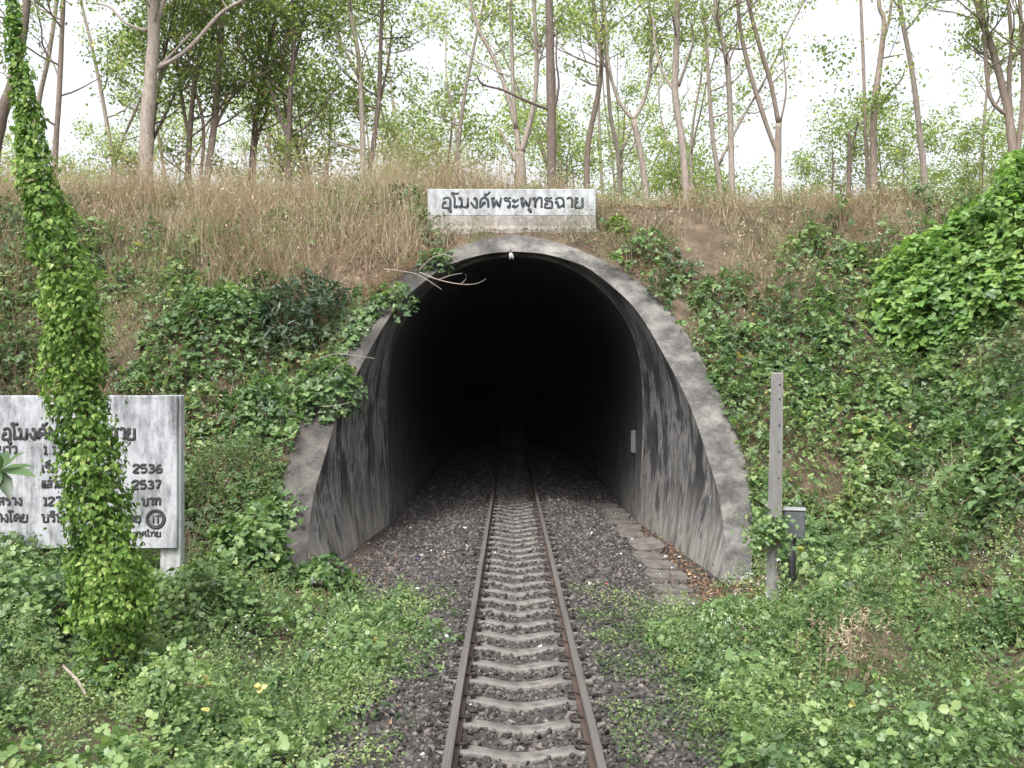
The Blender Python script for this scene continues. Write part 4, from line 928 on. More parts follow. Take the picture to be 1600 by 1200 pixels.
TREES = [
 # distance, limbs [(px, py, width px)...], label, bark, leaf density, twig window (py lo..hi), leaf material
 (24.5, [[(228, 300, 27), (229, 200, 24), (236, 110, 22), (240, 40, 22), (234, -60, 18), (225, -200, 12), (220, -320, 7)], [(241, 108, 9), (275, 90, 8), (305, 65, 8), (345, 20, 7), (385, -5, 6), (430, -50, 5)], [(242, 50, 10), (256, 0, 9), (290, -60, 7), (320, -160, 4)], [(228, 48, 6), (195, 35, 5), (170, 10, 4), (140, 4, 2)], [(243, 108, 6), (262, 90, 5), (300, 50, 4)]],
  'thickest pale straight trunk of the crest, forking near the left of the frame', 'bark_pale', .8, (-260, 40), 'treeleaf'),
 (27.0, [[(322, 290, 13), (334, 200, 12), (342, 100, 12), (347, 0, 11), (352, -150, 8)], [(312, 292, 7), (318, 200, 6), (300, 120, 5), (285, 40, 4)], [(335, 200, 6), (370, 140, 5), (420, 110, 4)]], 'straight brown trunk amid the deepest green foliage right of the thickest pale trunk', 'bark_mid', 1.0, (-150, 215), 'treeleaf_dark'),
 (26.0, [[(86, 250, 10), (92, 150, 9), (96, 60, 8), (98, 0, 8), (98, -120, 5)]], 'slim reddish trunk standing just right of the vine-covered column top', 'bark_mid', .6, (-120, 230), 'treeleaf_dark'),
 (28.0, [[(48, 260, 10), (60, 160, 9), (75, 90, 8), (88, 0, 7), (95, -110, 5)]], 'slim pale trunk leaning right behind the vine-covered column', 'bark_pale', .7, (-120, 120), 'treeleaf'),
 (24.0, [[(-12, 260, 24), (2, 180, 22), (20, 130, 18), (34, 60, 15), (42, 0, 12), (50, -140, 8)]], 'leaning brown trunk at the left edge of the crest', 'bark_dark', .8, (-120, 120), 'treeleaf_dark'),
 (27.0, [[(567, 282, 10), (566, 200, 9), (560, 90, 8), (548, 20, 7), (538, -90, 5)], [(560, 120, 6), (530, 60, 5), (515, 10, 4)], [(565, 235, 5), (530, 225, 4), (505, 215, 3)]], 'slender pale trunk of the close pair in the middle left of the crest', 'bark_pale', 1.1, (-120, 170), 'treeleaf'),
 (27.4, [[(577, 282, 10), (584, 220, 9), (592, 150, 8), (595, 60, 7), (600, -80, 5)], [(590, 170, 5), (606, 100, 4), (612, 40, 3)]], 'slender blackish trunk of the close pair in the middle left of the crest', 'bark_dark', 1.1, (-120, 170), 'treeleaf'),
 (24.8, [[(815, 310, 21), (814, 270, 18), (812, 238, 16)], [(812, 240, 10), (802, 180, 9), (778, 105, 8), (747, 42, 7), (733, -10, 6), (722, -100, 4)], [(815, 238, 11), (827, 195, 10), (837, 140, 8), (838, 80, 8), (834, 0, 7), (830, -100, 5)], [(806, 200, 8), (801, 120, 7), (798, 0, 6), (795, -90, 4)], [(812, 262, 6), (796, 232, 5), (780, 200, 4)]],
  'pale tree forking low into several stems directly behind the name board', 'bark_pale', .9, (-120, 120), 'treeleaf'),
 (23.8, [[(862, 310, 17), (862, 200, 16), (860, 100, 15), (858, 0, 13), (857, -150, 10), (856, -260, 6)], [(861, 172, 6), (822, 157, 5), (785, 140, 4), (755, 132, 4), (745, 118, 2)], [(863, 180, 6), (873, 135, 4), (869, 90, 3), (871, 40, 2)], [(858, 205, 5), (847, 188, 3)]], 'dark rough-barked straight trunk right behind the name board', 'bark_dark', .5, (-220, 20), 'treeleaf'),
 (27.0, [[(917, 300, 10), (919, 225, 10), (934, 150, 9), (940, 90, 8), (930, 30, 7), (922, -70, 5)]], 'slim brown trunk curving to the right past the right end of the name board', 'bark_mid', 1.0, (-100, 140), 'treeleaf'),
 (28.0, [[(968, 300, 8), (965, 235, 8), (954, 180, 7), (948, 100, 6), (940, 0, 5), (936, -80, 4)], [(968, 245, 5), (985, 205, 4)]], 'thin pale trunk left of the low Y-shaped tree', 'bark_pale', 1.0, (-100, 140), 'treeleaf'),
 (26.0, [[(1010, 310, 12), (1003, 250, 11), (990, 187, 11)], [(990, 187, 7), (966, 155, 6), (951, 100, 6), (948, 50, 5), (940, -60, 3)], [(990, 187, 8), (1004, 162, 7), (1015, 120, 7), (1018, 60, 6), (1014, 0, 6), (1010, -100, 4)]], 'pale tree with a low Y-shaped fork right of the name board', 'bark_pale', .9, (-100, 130), 'treeleaf'),
 (24.5, [[(1073, 312, 14), (1066, 220, 12), (1055, 145, 12), (1058, 60, 11), (1059, 0, 10), (1061, -120, 8), (1062, -220, 4)], [(1060, 135, 6), (1074, 95, 5), (1084, 60, 3), (1078, 30, 2)], [(1053, 140, 6), (1036, 112, 5), (1025, 75, 4), (1020, 20, 3)]], 'pale trunk with a slight bend, midway between the name board and the forked bare tree', 'bark_pale', .8, (-180, 60), 'treeleaf'),
 (25.0, [[(1144, 305, 11), (1142, 200, 10), (1137, 100, 10), (1126, 50, 8), (1118, 0, 7), (1110, -90, 5)], [(1138, 100, 4), (1150, 70, 3), (1165, 40, 2)], [(1126, 55, 5), (1112, 10, 4)]], 'slim pale trunk just left of the forked bare tree', 'bark_pale', .9, (-120, 110), 'treeleaf'),
 (25.0, [[(1216, 290, 13), (1216, 240, 12), (1217, 193, 11)], [(1215, 238, 8), (1200, 200, 8), (1176, 125, 8), (1160, 60, 7), (1153, 0, 6), (1146, -110, 4)], [(1217, 193, 9), (1205, 130, 8), (1186, 65, 8), (1170, 0, 7), (1158, -110, 5)], [(1220, 190, 4), (1229, 140, 3), (1224, 80, 2), (1223, 50, 1.5)], [(1206, 130, 3), (1230, 105, 2), (1234, 90, 1.5)]], 'bare forked pale tree standing left of the wide gap of open sky', 'bark_mid', .12, (-110, 60), 'treeleaf'),
 (25.4, [[(1357, 292, 7), (1353, 200, 6), (1350, 100, 6), (1346, 0, 5), (1344, -80, 4)]], 'thin brown stem close beside the thicker brown trunk right of the open sky', 'bark_mid', .15, (-80, 120), 'treeleaf'),
 (25.0, [[(1366, 292, 14), (1366, 180, 12), (1378, 80, 10), (1382, 30, 8), (1374, 0, 7), (1380, -100, 5)], [(1368, 172, 5), (1390, 145, 4), (1408, 125, 3), (1415, 108, 2)], [(1379, 70, 6), (1392, 20, 5), (1396, -40, 4)], [(1372, 92, 4), (1390, 88, 3), (1412, 84, 2)]], 'brown trunk with upright branches right of the wide gap of open sky', 'bark_mid', .25, (-100, 110), 'treeleaf'),
 (26.0, [[(1447, 298, 12), (1436, 190, 10), (1426, 110, 9), (1411, 30, 8), (1404, -30, 7), (1400, -130, 4)]], 'pale trunk leaning left with mottled bark near the bushy right bank', 'bark_pale', .7, (-130, 60), 'treeleaf'),
 (24.0, [[(1327, 292, 8), (1328, 240, 7), (1327, 205, 5)], [(1328, 240, 4), (1338, 205, 3), (1342, 190, 2)], [(1326, 255, 2), (1320, 245, 1.5)]], 'short dark dead snag at the foot of the open sky', 'bark_dark', .3, (190, 260), 'treeleaf_dark'),
 (24.0, [[(1588, 300, 15), (1580, 200, 14), (1571, 150, 13), (1553, 80, 12), (1530, 10, 11), (1518, -90, 8)], [(1576, 180, 7), (1548, 150, 7), (1540, 60, 7), (1536, 0, 6), (1530, -90, 4)], [(1582, 200, 8), (1578, 120, 8), (1582, 60, 7), (1572, -40, 6)], [(1590, 250, 9), (1600, 150, 8), (1598, 60, 7), (1592, -60, 6)]], 'clump of leaning brown trunks at the right edge above the bush', 'bark_mid', 1.0, (-150, 130), 'treeleaf'),
]
def make_tree(Yd, limbs, barkm, dens, win, leafm, seed, leaf=.105, nl=6, rad=.38):
    rnd = random.Random(seed)
    b0 = at(limbs[0][0][0], limbs[0][0][1], Yd); gz = float(ground(np.array([b0.x]), np.array([Yd]))[0])
    root = empty('tree', (b0.x, Yd, gz))
    off = Vector((b0.x, Yd, gz)); t = TM(); tw = TM(); cl = []
    for li, limb in enumerate(limbs):
        ph = rnd.uniform(0, 6.3); pts = []; rad_ = []
        drift = rnd.uniform(-.25, .25)
        for i, (px, py, w) in enumerate(limb):
            p = at(px, py, Yd + (0 if li == 0 else drift * i)) - off
            pts.append(p); rad_.append(w / F * Yd / 2 * .9)
        if li == 0: pts.insert(0, Vector((pts[0].x + (pts[0].x - pts[1].x) * .05, 0, -.35))); rad_.insert(0, rad_[0] * 1.35)
        P = catmull(pts, 4); rr = np.interp(np.linspace(0, len(rad_) - 1, len(P)), range(len(rad_)), rad_)
        rr = [r * rnd.uniform(.94, 1.06) for r in rr]
        t.tube(P, rr, 10 if rad_[0] > .1 else 7)
        for i in range(2, len(P)):
            pp_ = P[i] + off; py = CY - (pp_.z - CAMZ) / pp_.y * F
            if win[0] < py < win[1] and rnd.random() < dens * .62:
                a = rnd.uniform(0, 2 * math.pi); d = Vector((math.cos(a), math.sin(a), rnd.uniform(.05, .9))).normalized()
                grow(tw, cl, P[i], d, rnd.uniform(1.0, 2.1), min(.03, rr[i] * .5), 2, rnd)
        cl.append(P[-1])
    t.add(tw.v, tw.f); t.build('trunk', M[barkm], root, True)
    if cl and dens > .05: crown_mesh('crown', [c for c in cl], nl, rad, leaf, M[leafm], root, (0, 0, 0), seed)
    return root
for k, (Yd, limbs, lab, bk, dens, win, lm) in enumerate(TREES):
    o = make_tree(Yd, limbs, bk, dens, win, lm, 100 + k); tag(o, lab, 'tree', 'tall trees along the crest above the tunnel')

# the wood behind: slim trees one can still tell apart, three kinds copied and turned
def wood_tree(seed, H, bk, lm, low, dens, size=.115, nl=5, rad=.42):
    rnd = random.Random(seed); root = empty('slender_tree', (0, 0, 0)); t = TM(); tw = TM(); cl = []
    def stem(p, d, L, r, lvl):
        pts = [p]; dd = d
        for k in range(7):
            dd = (dd + Vector((rnd.uniform(-.13, .13), rnd.uniform(-.13, .13), .08))).normalized(); pts.append(pts[-1] + dd * L / 7)
        rr = [r * (1 - .7 * k / 7) for k in range(8)]; P = catmull(pts, 2); R_ = np.interp(np.linspace(0, 7, len(P)), range(8), rr)
        t.tube(P, R_, 6)
        for i in range(1, len(P)):
            if P[i].z > low * H and rnd.random() < dens:
                a = rnd.uniform(0, 6.28); grow(tw, cl, P[i], Vector((math.cos(a), math.sin(a), rnd.uniform(.0, .8))).normalized(), rnd.uniform(.9, 1.9), min(.03, R_[i] * .5), 2, rnd)
        if lvl:
            for j in range(rnd.choice((1, 2))):
                i = rnd.randint(4, 9); a = rnd.uniform(0, 6.28)
                stem(P[i], Vector((math.cos(a) * .45, math.sin(a) * .45, 1)).normalized(), L * .62, R_[i] * .7, lvl - 1)
    stem(Vector((0, 0, -.4)), Vector((rnd.uniform(-.1, .1), 0, 1)).normalized(), H, .075 + .03 * rnd.random(), 1)
    t.add(tw.v, tw.f); t.build('trunk', M[bk], root, True)
    crown_mesh('crown', cl, nl, rad, size, M[lm], root, (0, 0, 0), seed)
    return root
protos = [wood_tree(11, 9.5, 'bark_pale', 'treeleaf', .22, .55), wood_tree(12, 8.5, 'bark_mid', 'treeleaf', .15, .6), wood_tree(13, 10.5, 'bark_pale', 'treeleaf', .35, .5), wood_tree(14, 7.0, 'bark_dark', 'treeleaf_dark', .12, .75), wood_tree(15, 5.0, 'bark_mid', 'treeleaf', .08, .75)]
def copy_thing(root):
    r = root.copy(); COL.objects.link(r)
    for ch in root.children:
        c = ch.copy(); COL.objects.link(c); c.parent = r
    return r
rr = random.Random(5); used = set()
WOOD = []
for k in range(42):
    Yd = rr.uniform(28.5, 52); px = rr.uniform(110, 1200) if rr.random() < .86 else rr.uniform(1400, 1640)
    if px > 1120 and px < 1200 and rr.random() < .5: px -= 400
    kind = rr.choice((0, 1, 2, 1, 4, 0, 2)) if px < 700 else rr.choice((0, 1, 2, 4, 4, 2))
    WOOD.append((px, Yd, kind, rr.uniform(.8, 1.15)))
for px in (215, 285, 385, 440): WOOD.append((px + rr.uniform(-8, 8), rr.uniform(26, 29), 3, rr.uniform(.75, 1.15)))
for px in (1300, 1250, 1400, 1335, 1480, 1500, 1540): WOOD.append((px, rr.uniform(30, 36), 4, rr.uniform(.45, .75)))
for px in (-40, 20, 120, 150): WOOD.append((px, rr.uniform(30, 36), 4, rr.uniform(.6, .9)))
labs = ['slender pale-stemmed tree in the wood behind the crest', 'slender brown-stemmed leafy tree in the wood behind the crest', 'tall thin pale-stemmed tree in the wood behind the crest', 'dense deep-green tree in the wood behind the crest, mostly on the left', 'low leafy sapling in the wood behind the crest']
grp = ['pale slender trees behind the crest', 'brown slender trees behind the crest', 'tall thin trees behind the crest', 'deep-green trees behind the crest', 'low saplings behind the crest']
for px, Yd, kd, s in WOOD:
    o = copy_thing(protos[kd]) if kd in used else protos[kd]; used.add(kd)
    X_ = (px - CX) / F * Yd; z_ = float(ground(np.array([X_]), np.array([Yd]))[0])
    o.location = (X_, Yd, z_); o.rotation_euler = (0, 0, rr.uniform(0, 6.28)); o.scale = (s * rr.uniform(.9, 1.1), s, s)
    tag(o, labs[kd], 'tree', grp[kd])

# ------------------------------------------------------------------ the vine-covered trunk on the left
YV = 9.04
line = [(172, 1085, 60, 26), (176, 1010, 60, 24), (180, 950, 68, 22), (172, 900, 62, 21), (160, 830, 55, 20), (148, 760, 50, 19), (134, 690, 50, 18), (122, 620, 50, 17), (112, 550, 50, 16), (112, 490, 46, 15), (108, 425, 44, 14), (80, 350, 40, 13), (60, 290, 33, 12), (47, 220, 26, 11), (38, 150, 22, 9), (28, 90, 16, 8), (20, 30, 11, 6), (12, -40, 7, 5), (4, -120, 4, 3)]
base = at(172, 1085, YV); vt = empty('vine_covered_trunk', base); tag(vt, 'leaning dead trunk wholly wrapped in bright green climbing vine at the left', 'vine-covered tree')
P = [at(a, b_, YV) - base for a, b_, w, r in line]; P[0].z -= .2
t = TM(); t.tube(catmull(P, 3), np.interp(np.linspace(0, len(line) - 1, (len(line) - 1) * 3 + 1), range(len(line)), [l[3] * .42 / F * YV for l in line]), 10); t.build('trunk', M['bark_dark'], vt, True)
t = TM(); rnd = random.Random(3)
for j in range(7):
    ph = rnd.uniform(0, 6.28); tw_ = rnd.uniform(.5, 1.3); pts = []
    for i in range(0, 9): 
        r_ = line[i][3] * .5 / F * YV + .02; pts.append(P[i] + Vector((math.cos(ph + i * tw_) * r_, math.sin(ph + i * tw_) * r_, 0)))
    t.tube(catmull(pts, 4), .010, 5)
t.build('vine_stem', M['twig'], vt)
nL = 27000; s_ = rng.uniform(0, 1, nL); sl_ = .3 + s_ * (len(line) - 1.31)
wpx = np.interp(sl_, range(len(line)), [l[2] for l in line]); keep = rng.random(nL) < (wpx / 62) ** 1.1 ; keep &= ~((sl_ < 1.8) & (rng.random(nL) < .45))
sl_ = sl_[keep]; wpx = wpx[keep]; nL = len(sl_)
cxp = np.stack([np.interp(sl_, range(len(line)), [p[k] for p in P]) for k in range(3)], 1)
ang = rng.uniform(0, 6.28, nL); rad = .92 * wpx / F * YV * (1 - np.abs(rng.normal(0, .30, nL)).clip(0, .85)) * (.45 + 1.1 * fbm(ang * 1.1, sl_ * 2.2, 19, 3))
stray = rng.random(nL) < .05; rad = np.where(stray, rad * rng.uniform(1.1, 1.5, nL), rad)
O = np.stack([np.cos(ang), np.sin(ang), np.zeros(nL)], 1)
PP = cxp + O * rad[:, None]
NN = O * .75 + np.array([[0, 0, .35]]) + rng.normal(0, .38, (nL, 3))
# leaves hang tip-down
NN /= np.linalg.norm(NN, axis=1, keepdims=True); ref = np.cross([[0, 0, 1.0]], NN)
V, T, A = leaf_arrays(PP, NN, rng.uniform(.022, .062, nL), 'heart', spin=-math.pi / 2 + rng.normal(0, .6, nL), tint=np.clip(rng.normal(.48, .24, nL) + (fbm(ang, sl_ * 1.5, 23, 2) - .5) * .6, 0, 1))
tri_mesh('vine_leaves', V, T, M['vine'], vt, {'tint': A})

# ------------------------------------------------------------------ shrubs and plants one can single out
def shrub(name, c, rad, nleaf, size, kind, mt, label, cat, stems=7, group=None, seed=1, jit=.4, tri=False):
    r_ = np.random.default_rng(seed); rnd = random.Random(seed); c = Vector(c)
    root = empty(name, (c.x, c.y, float(ground(np.array([c.x]), np.array([c.y]))[0]))); tag(root, label, cat, group)
    off = np.array([tuple(root.location)])
    n = int(nleaf * 1.25); th = r_.uniform(0, 2 * math.pi, n); d = r_.random(n) ** .5
    out = 1 + .45 * (vnoise(th * 1.3, np.full(n, seed * 3.1), seed) - .5) + .25 * (vnoise(th * 4.1, np.full(n, 1.7), seed) - .5)
    X_ = c.x + np.cos(th) * d * rad[0] * out; Y_ = c.y + np.sin(th) * d * rad[1] * out
    e = .1; Z_ = ground(X_, Y_); G_ = np.stack([-(ground(X_ + e, Y_) - Z_) / e, -(ground(X_, Y_ + e) - Z_) / e, np.ones(n)], 1); G_[:, 2] += .5
    G_ /= np.linalg.norm(G_, axis=1, keepdims=True)
    H_ = rad[2] * np.sqrt(np.clip(1 - d ** 2.2, 0, 1)) * (.55 + .95 * fbm(X_ * 2.4 / max(rad[0], .4) + seed, Y_ * 2.4 / max(rad[0], .4), seed, 3))
    lay = (1 - np.abs(r_.normal(0, .34, n))).clip(.02, 1.12)
    P_ = np.stack([X_, Y_, Z_], 1) + G_ * (H_ * lay)[:, None] + r_.normal(0, .03, (n, 3))
    N_ = G_ * .45 + np.array([[0, 0, .35]]) + np.stack([np.cos(th), np.sin(th), 0 * th], 1) * (d * .5)[:, None] + r_.normal(0, jit, (n, 3))
    ok = ~((np.abs(P_[:, 0] - XC) < outer_halfwidth(P_[:, 2]) - .10) & (P_[:, 1] < Y0 + SL * (P_[:, 2] + .3) + 3) & (P_[:, 1] > Y0 - .1) & (P_[:, 2] < zc_out) & (seed not in (6, 16, 17)))
    P_, N_ = P_[ok], N_[ok]; n = len(P_); P_ = P_ - off
    tint = np.clip(.12 + .7 * fbm(P_[:, 0] * 3, P_[:, 1] * 3, seed + 4, 2) + r_.normal(0, .17, n), 0, .96)
    sz_l = r_.uniform(.6, 1.25, n) * size
    if tri:
        ps = []; sp = r_.uniform(0, 6.28, n)
        for j in range(3): ps.append(leaf_arrays(P_, N_ + r_.normal(0, .12, N_.shape), sz_l, kind, spin=sp + j * 2.09, tint=tint))
        V, T, A = merge(ps)
    else: V, T, A = leaf_arrays(P_, N_, sz_l, kind, tint=tint)
    tri_mesh('foliage', V, T, M[mt], root, {'tint': A})
    t = TM()
    for j in range(stems):
        q_ = Vector(P_[rnd.randrange(n)]); t.tube(catmull([(q_.x * .35, q_.y * .35, float(ground(np.array([q_.x * .35 + off[0, 0]]), np.array([q_.y * .35 + off[0, 1]]))[0]) - off[0, 2] - .1), q_ * .7 + Vector((rnd.uniform(-.1, .1), rnd.uniform(-.1, .1), .05)), q_ + Vector((rnd.uniform(-.06, .06), 0, .05))], 3), [.010] * 3 + [.007] * 3 + [.004], 5)
    t.build('stems', M['twig'], root)
    return root
def gat(px, py):          # where the sight line of a photo point meets the ground
    Ys = np.linspace(5.5, 30, 900); X_ = (px - CX) / F * Ys; Z_ = CAMZ - (py - CY) / F * Ys
    d = Z_ - ground(X_, Ys); i = int(np.argmax(d < 0)) if (d < 0).any() else 600
    return Vector((X_[i], Ys[i], float(ground(X_[i:i + 1], Ys[i:i + 1])[0])))
S = shrub
c = gat(1575, 430); S('bush', c, (2.3, 2.2, 1.5), 7000, .105, 'round', 'bush', 'big bright round-leaved bush bulging from the top of the right bank', 'bush', 12, seed=2, tri=True)
c = gat(1610, 700); S('bush', c + Vector((.3, -.2, .3)), (1.2, 1.0, .55), 1500, .075, 'round', 'kudzu', 'round-leaved bush at the right edge below the big bulging bush', 'bush', 8, seed=3, tri=True)
c = gat(475, 500); S('shrub', c + Vector((0, -.2, .25)), (.95, .7, .8), 800, .21, 'lance', 'darkleaf', 'shrub with long dark drooping leaves on the slope left of the arch', 'shrub', 10, seed=4)
c = gat(360, 510); S('shrub', c + Vector((0, -.1, .1)), (1.1, .8, .55), 900, .075, 'round', 'kudzu', 'leafy green shrub on the slope above the information board', 'shrub', 8, seed=5, tri=True)
c = gat(530, 610); S('shrub', c + Vector((-.15, -.15, .1)), (.6, .55, .5), 520, .07, 'round', 'kudzu', 'creeper tuft hanging over the left jamb of the tunnel mouth', 'shrub', 5, seed=6, tri=True)
c = gat(415, 640); S('shrub', c + Vector((0, -.2, .1)), (.7, .6, .5), 600, .07, 'round', 'kudzu', 'bright creeper tuft on the bank beside the left jamb', 'shrub', 5, seed=7, tri=True)
c = gat(440, 850); S('shrub', c + Vector((.1, -.15, .15)), (.9, .7, .6), 1000, .075, 'round', 'kudzu', 'leafy mound at the foot of the left jamb', 'shrub', 6, seed=8, tri=True)
S('shrub', Vector((-3.62, 13.75, 0)), (.62, .6, .95), 900, .07, 'round', 'kudzu', 'tall leafy shrub hiding the foot of the left portal rim', 'shrub', 8, seed=23, tri=True)
c = gat(370, 740); S('shrub', c + Vector((0, -.2, .1)), (.75, .5, .75), 3600, .045, 'lance', 'weed', 'fine-leaved weedy shrub just right of the information board', 'shrub', 14, seed=9)
c = gat(500, 920); S('shrub', c + Vector((.05, -.1, .0)), (.42, .35, .42), 260, .07, 'round', 'kudzu', 'small broad-leaved plant against the base of the left flared wall', 'plant', 5, seed=10, tri=True)
c = gat(1240, 1040); S('shrub', c, (.65, .5, .42), 1500, .055, 'lance', 'weed', 'tall weeds in front of the concrete post', 'plant', 10, seed=11)
c = gat(1460, 880); S('shrub', c + Vector((0, 0, .05)), (.8, .5, .6), 2400, .05, 'lance', 'weed', 'dusky weedy shrub with white flower heads at the foot of the right bank', 'shrub', 12, seed=12)
c = gat(1010, 400); S('shrub', c, (.55, .45, .5), 200, .06, 'round', 'kudzu', 'light-green plant on the dry ground right of the arch crown', 'plant', 5, seed=13, tri=True)
c = gat(965, 355); S('shrub', c + Vector((0, -.1, .0)), (.26, .2, .3), 130, .07, 'heart', 'vine', 'bright small plant beside the right end of the name board', 'plant', 4, seed=14, tri=True)
c = gat(690, 405); S('shrub', c + Vector((-.1, -.2, .0)), (.4, .3, .34), 120, .07, 'round', 'kudzu', 'little plant rooted on the rim at the upper left of the arch', 'plant', 5, seed=16, tri=True)
c = gat(620, 470); S('shrub', c + Vector((-.05, -.2, .0)), (.5, .35, .45), 170, .07, 'round', 'kudzu', 'creeper tuft over the rim halfway down the upper left of the arch', 'plant', 5, seed=17, tri=True)
c = gat(640, 1068); c.x = (646 - CX) / F * c.y; S('tuft', Vector((c.x, c.y, -.2)), (.16, .16, .14), 500, .045, 'lance', 'vine', 'vivid green fern-like tuft on the ballast left of the track', 'plant', 5, seed=18)
c = gat(355, 1160); S('shrub', c, (.55, .4, .38), 900, .07, 'lance', 'weed', 'leafy weeds at the bottom left corner of the view', 'plant', 9, seed=19)
c = gat(60, 1000); S('shrub', c + Vector((0, 0, .2)), (1.1, .8, .75), 1900, .08, 'round', 'kudzu', 'dusky bush left of the foot of the vine-covered trunk', 'bush', 9, seed=20)
c = gat(290, 960); S('shrub', c + Vector((0, 0, .05)), (.8, .6, .5), 1200, .07, 'heart', 'weed', 'leafy bush below the right post of the information board', 'bush', 9, seed=21)
# large-leaved plant at the left edge, near the camera
c = Vector(((-45 - CX) / F * 6.6, 6.6, -.1)); lp = empty('broad_leaved_plant', c); tag(lp, 'big grey-green plant with long broad leaves at the left edge before the board', 'plant')
tp = at(2, 735, 6.5) - c; t = TM(); t.tube(catmull([(0, 0, -.1), (.02, 0, tp.z * .6), tp], 5), .014, 7); t.build('stem', M['stem'], lp, True)
ls, ld = [], []
for (ax, ay, az, L_) in ((1, -.3, -.05, .27), (.75, -.2, .62, .22), (.55, -.6, -.65, .26), (.15, -.6, .55, .2), (-.7, -.2, .3, .26), (-.8, 0, -.2, .26), (.1, -.9, -.75, .24), (-.2, .6, .4, .25), (.5, .7, .1, .25)):
    ls.append(L_); ld.append((ax, ay, az))
big = (np.array([(0, 0, 0), (.15, .09, .02), (.4, .17, .04), (.7, .14, .02), (1, 0, -.10), (.7, -.14, .02), (.4, -.17, .04), (.15, -.09, .02), (.35, 0, -.015), (.7, 0, -.02)], float))
bf = [(0, 8, 1), (1, 8, 2), (2, 8, 9), (2, 9, 3), (3, 9, 4), (0, 7, 8), (7, 6, 8), (6, 9, 8), (6, 5, 9), (5, 4, 9)]
for L_, d in zip(ls, ld):
    D = Vector(d).normalized(); Wd = D.cross(Vector((0, -.5, 1))).normalized(); Nn = Wd.cross(D)
    V = np.array([tuple(tp + (D * u + Wd * v + Nn * w) * L_) for u, v, w in big])
    tri_mesh('leaf', V, np.array(bf), M['kudzu'], lp, {'tint': np.full(len(V), rng.uniform(.0, .45))}, smooth=True)
# dry plume grass at lower right
c = gat(1315, 1100); pg = empty('plume_grass', c); tag(pg, 'tuft of dry tan plume grass among the green weeds at the lower right', 'grass tuft')
n_ = 46; P_ = rng.normal(0, .12, (n_, 3)); P_[:, 2] = -.05; D_ = np.array([[.08, 0, 1]]) + rng.normal(0, .22, (n_, 3))
D_ /= np.linalg.norm(D_, axis=1, keepdims=True); L_ = rng.uniform(.45, .95, n_)
st = blade_arrays(P_, D_, L_, np.full(n_, .009), rng.uniform(.4, .9, n_), 3, .12)
tops = P_ + D_ * (L_ * .9)[:, None]; k = 24; idx = np.repeat(np.arange(n_ // 2), k)
Q = tops[idx] + D_[idx] * rng.uniform(-.09, .09, (len(idx), 1)) + rng.normal(0, .006, (len(idx), 3))
pl = leaf_arrays(Q, rng.normal(0, 1, Q.shape), rng.uniform(.025, .055, len(Q)), 'lance', tint=rng.uniform(.5, 1, len(Q)))
V, T, A = merge([st]); tri_mesh('stalks', V, T, M['dry'], pg, {'tint': A}); V, T, A = merge([pl]); tri_mesh('plumes', V, T, M['dry'], pg, {'tint': A})
# vine on the concrete post
c = pp.copy(); vv = empty('climbing_vine', c); tag(vv, 'green creeper clinging round the middle of the concrete post', 'vine')
ctr = at(1206, 832, 12.05) - c; n_ = 520
P_ = rng.normal(0, 1, (n_, 3)) * np.array([[.11, .10, .12]]) + np.array([tuple(ctr)]); P_[:200, 0] -= .12
lo = rng.random(n_) < .22; P_[lo, 2] = rng.uniform(.0, ctr.z, lo.sum()); P_[lo, 0] = .11 + rng.normal(0, .03, lo.sum()); P_[lo, 1] = -.1 + rng.normal(0, .04, lo.sum())
V, T, A = leaf_arrays(P_, np.tile([[0, -.6, .6]], (n_, 1)) + rng.normal(0, .4, (n_, 3)), rng.uniform(.04, .08, n_), 'heart', tint=rng.uniform(.2, .95, n_))
tri_mesh('leaves', V, T, M['kudzu'], vv, {'tint': A})
t = TM()
for j in range(3): t.tube(catmull([(.05 + j * .03, -.06, -.15), (.10 - j * .03, -.09, ctr.z * .5), (ctr.x + .03 * j, ctr.y - .08, ctr.z)], 4), .006, 5)
t.build('vine_stem', M['twig'], vv)
# bare twigs arching over the tunnel mouth
c0 = at(655, 425, 20.3); tw0 = empty('overhanging_twigs', c0); tag(tw0, 'bare pale twigs arching out over the upper left of the tunnel mouth', 'twigs')
t = TM()
for pts in ([(655, 425), (685, 437), (720, 444), (745, 443), (759, 436)], [(655, 422), (672, 405), (690, 398), (703, 400), (716, 410)], [(685, 437), (705, 430), (722, 427)], [(720, 444), (728, 436), (727, 428)], [(600, 420), (630, 424), (655, 430), (690, 452)], [(668, 410), (668, 396), (660, 390)]):
    Pq = [at(a, b_, 20.1 - .15 * i) - c0 for i, (a, b_) in enumerate(pts)]; P = catmull(Pq, 3); t.tube(P, np.linspace(.014, .005, len(P)), 5)
t.build('twig', M['bark_pale'], tw0)
for k, pts in enumerate(([(500, 560), (525, 553), (555, 556), (585, 560)], [(505, 635), (525, 634), (550, 628)], [(512, 590), (530, 572), (550, 560)])):
    Pq = [at(a, b_, 16.3 - .1 * i) for i, (a, b_) in enumerate(pts)]; t = TM(); t.tube(catmull(Pq, 3), np.linspace(.008, .004, 3 * (len(pts) - 1) + 1), 4)
    tag(t.build('dry_twig', M['bark_pale']), ['longest thin twig poking over the left jamb', 'lowest thin twig poking over the left jamb', 'slanting thin twig poking over the left jamb'][k], 'twig', 'thin twigs over the left jamb')
# leaning stick at the vine foot
a1, b1_ = at(100, 1040, 8.6), at(138, 1090, 8.2); t = TM(); t.tube([a1, (a1 + b1_) / 2 + Vector((.02, 0, .01)), b1_], [.012, .014, .012], 6); tag(t.build('stick', M['bark_pale']), 'pale bare stick leaning in the weeds left of the vine-covered trunk foot', 'stick')

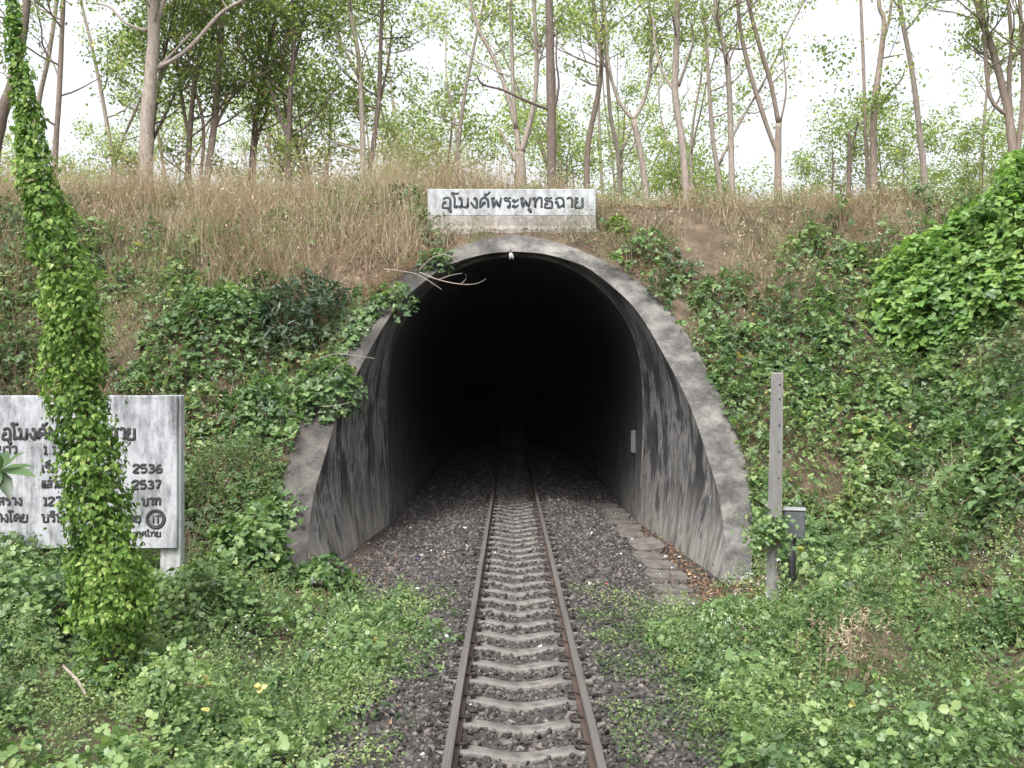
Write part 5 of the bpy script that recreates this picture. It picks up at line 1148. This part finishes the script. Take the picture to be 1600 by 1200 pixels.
# ------------------------------------------------------------------ litter on the ballast
def crumple(name, c, s, mt, label, cat='litter', flat=.5, seed=0):
    r_ = np.random.default_rng(seed + 400); V = iv * r_.uniform(.5, 1.25, (12, 1)) * np.array([[s, s * r_.uniform(.5, 1), s * flat]])
    me = bpy.data.meshes.new(name); me.from_pydata((V).tolist(), [], if_.tolist()); o = link(name, me, M[mt]); o.location = c; o.rotation_euler = (0, 0, r_.uniform(0, 6))
    mod = None
    return tag(o, label, cat, 'scraps of litter by the track')
LIT = [(652, 920, 11, 'white_trash', 'white crumpled scrap left of the track among the first weeds'), (698, 995, 15, 'white_trash', 'pale crumpled plastic bag beside the left rail weeds'), (925, 833, 10, 'white_trash', 'white wrapper on the ballast beside the drain covers'),
 (988, 843, 9, 'lilac_trash', 'lilac plastic cup on the drain between covers'), (1061, 871, 9, 'white_trash', 'white scrap against the foot of the right wall'), (970, 866, 9, 'white_trash', 'small white scrap left of the tilted drain cover'),
 (1040, 870, 9, 'white_trash', 'flat pale bag on the brown leaves by the right wall'), (1000, 884, 7, 'white_trash', 'tiny white scrap above the pale drain cover'), (1050, 888, 7, 'white_trash', 'tiny white scrap right of the pale drain cover'),
 (948, 913, 7, 'red_trash', 'red wrapper on the ballast left of the nearest drain covers'), (1085, 945, 16, 'white_trash', 'white plastic bag in the weeds at the right jamb foot'), (774, 864, 7, 'white_trash', 'white scrap between the rails well inside the portal'),
 (729, 853, 7, 'white_trash', 'white scrap left of the left rail inside the portal'), (652, 874, 5, 'blue_trash', 'tiny blue wrapper on the left ballast'), (824, 774, 5, 'red_trash', 'red scrap between the rails deep inside'), (735, 1102, 6, 'white_trash', 'pale scrap tucked inside the left rail'),
 (910, 1178, 12, 'white_trash', 'white torn bag beside the right rail at the bottom of the view'), (873, 781, 5, 'white_trash', 'tiny white scrap right of the right rail deep inside'), (450 + 0, 998, 9, 'white_trash', 'white scrap lying in the left weeds'), (1046, 1092, 8, 'lilac_trash', 'lilac scrap in the right weeds near the track'), (747, 742, 5, 'white_trash', 'tiny pale scrap left of the track in the dark')]
for k, (px, py, s, mt, lab) in enumerate(LIT):
    zg = -.14; 
    for _ in range(5):
        Yd = (CAMZ - zg) * F / (py - CY); X_ = (px - CX) / F * Yd
        A_ = abs(X_ - XC); zg = float(bed_z(np.array([X_]), np.array([Yd]))[0]) + .03
        if A_ > 1.6 and Yd < Y0: zg = max(zg, float(ground(np.array([X_]), np.array([Yd]))[0]) + .12)
    crumple('plastic_scrap', (X_, Yd, zg + .01), s / F * Yd * .42, mt, lab, seed=k)
t = TM(); t.tube([(0, 0, 0), (-.02, .03, .12), (-.05, .02, .20)], [.028, .022, .006], 6); o = t.build('dark_stick', M['bark_dark']); o.location = (2.28, 14.05, -.2); tag(o, 'short dark stick standing on the drain cover in front of the pale one', 'stick')


# ------------------------------------------------------------------ the air: a trace of bright haze round the whole place
hz = TM(); hz.box((0, 250, 56), (1560, 1200, 115)); hb = hz.build('haze'); tag(hb, kind='stuff')
m = bpy.data.materials.new('haze'); m.use_nodes = True; nt = m.node_tree; nt.nodes.clear()
ho = nt.nodes.new('ShaderNodeOutputMaterial'); pv = nt.nodes.new('ShaderNodeVolumePrincipled')
pv.inputs['Color'].default_value = (.90, .95, 1, 1); pv.inputs['Density'].default_value = .00007
nt.links.new(pv.outputs[0], ho.inputs['Volume']); hb.data.materials.append(m)
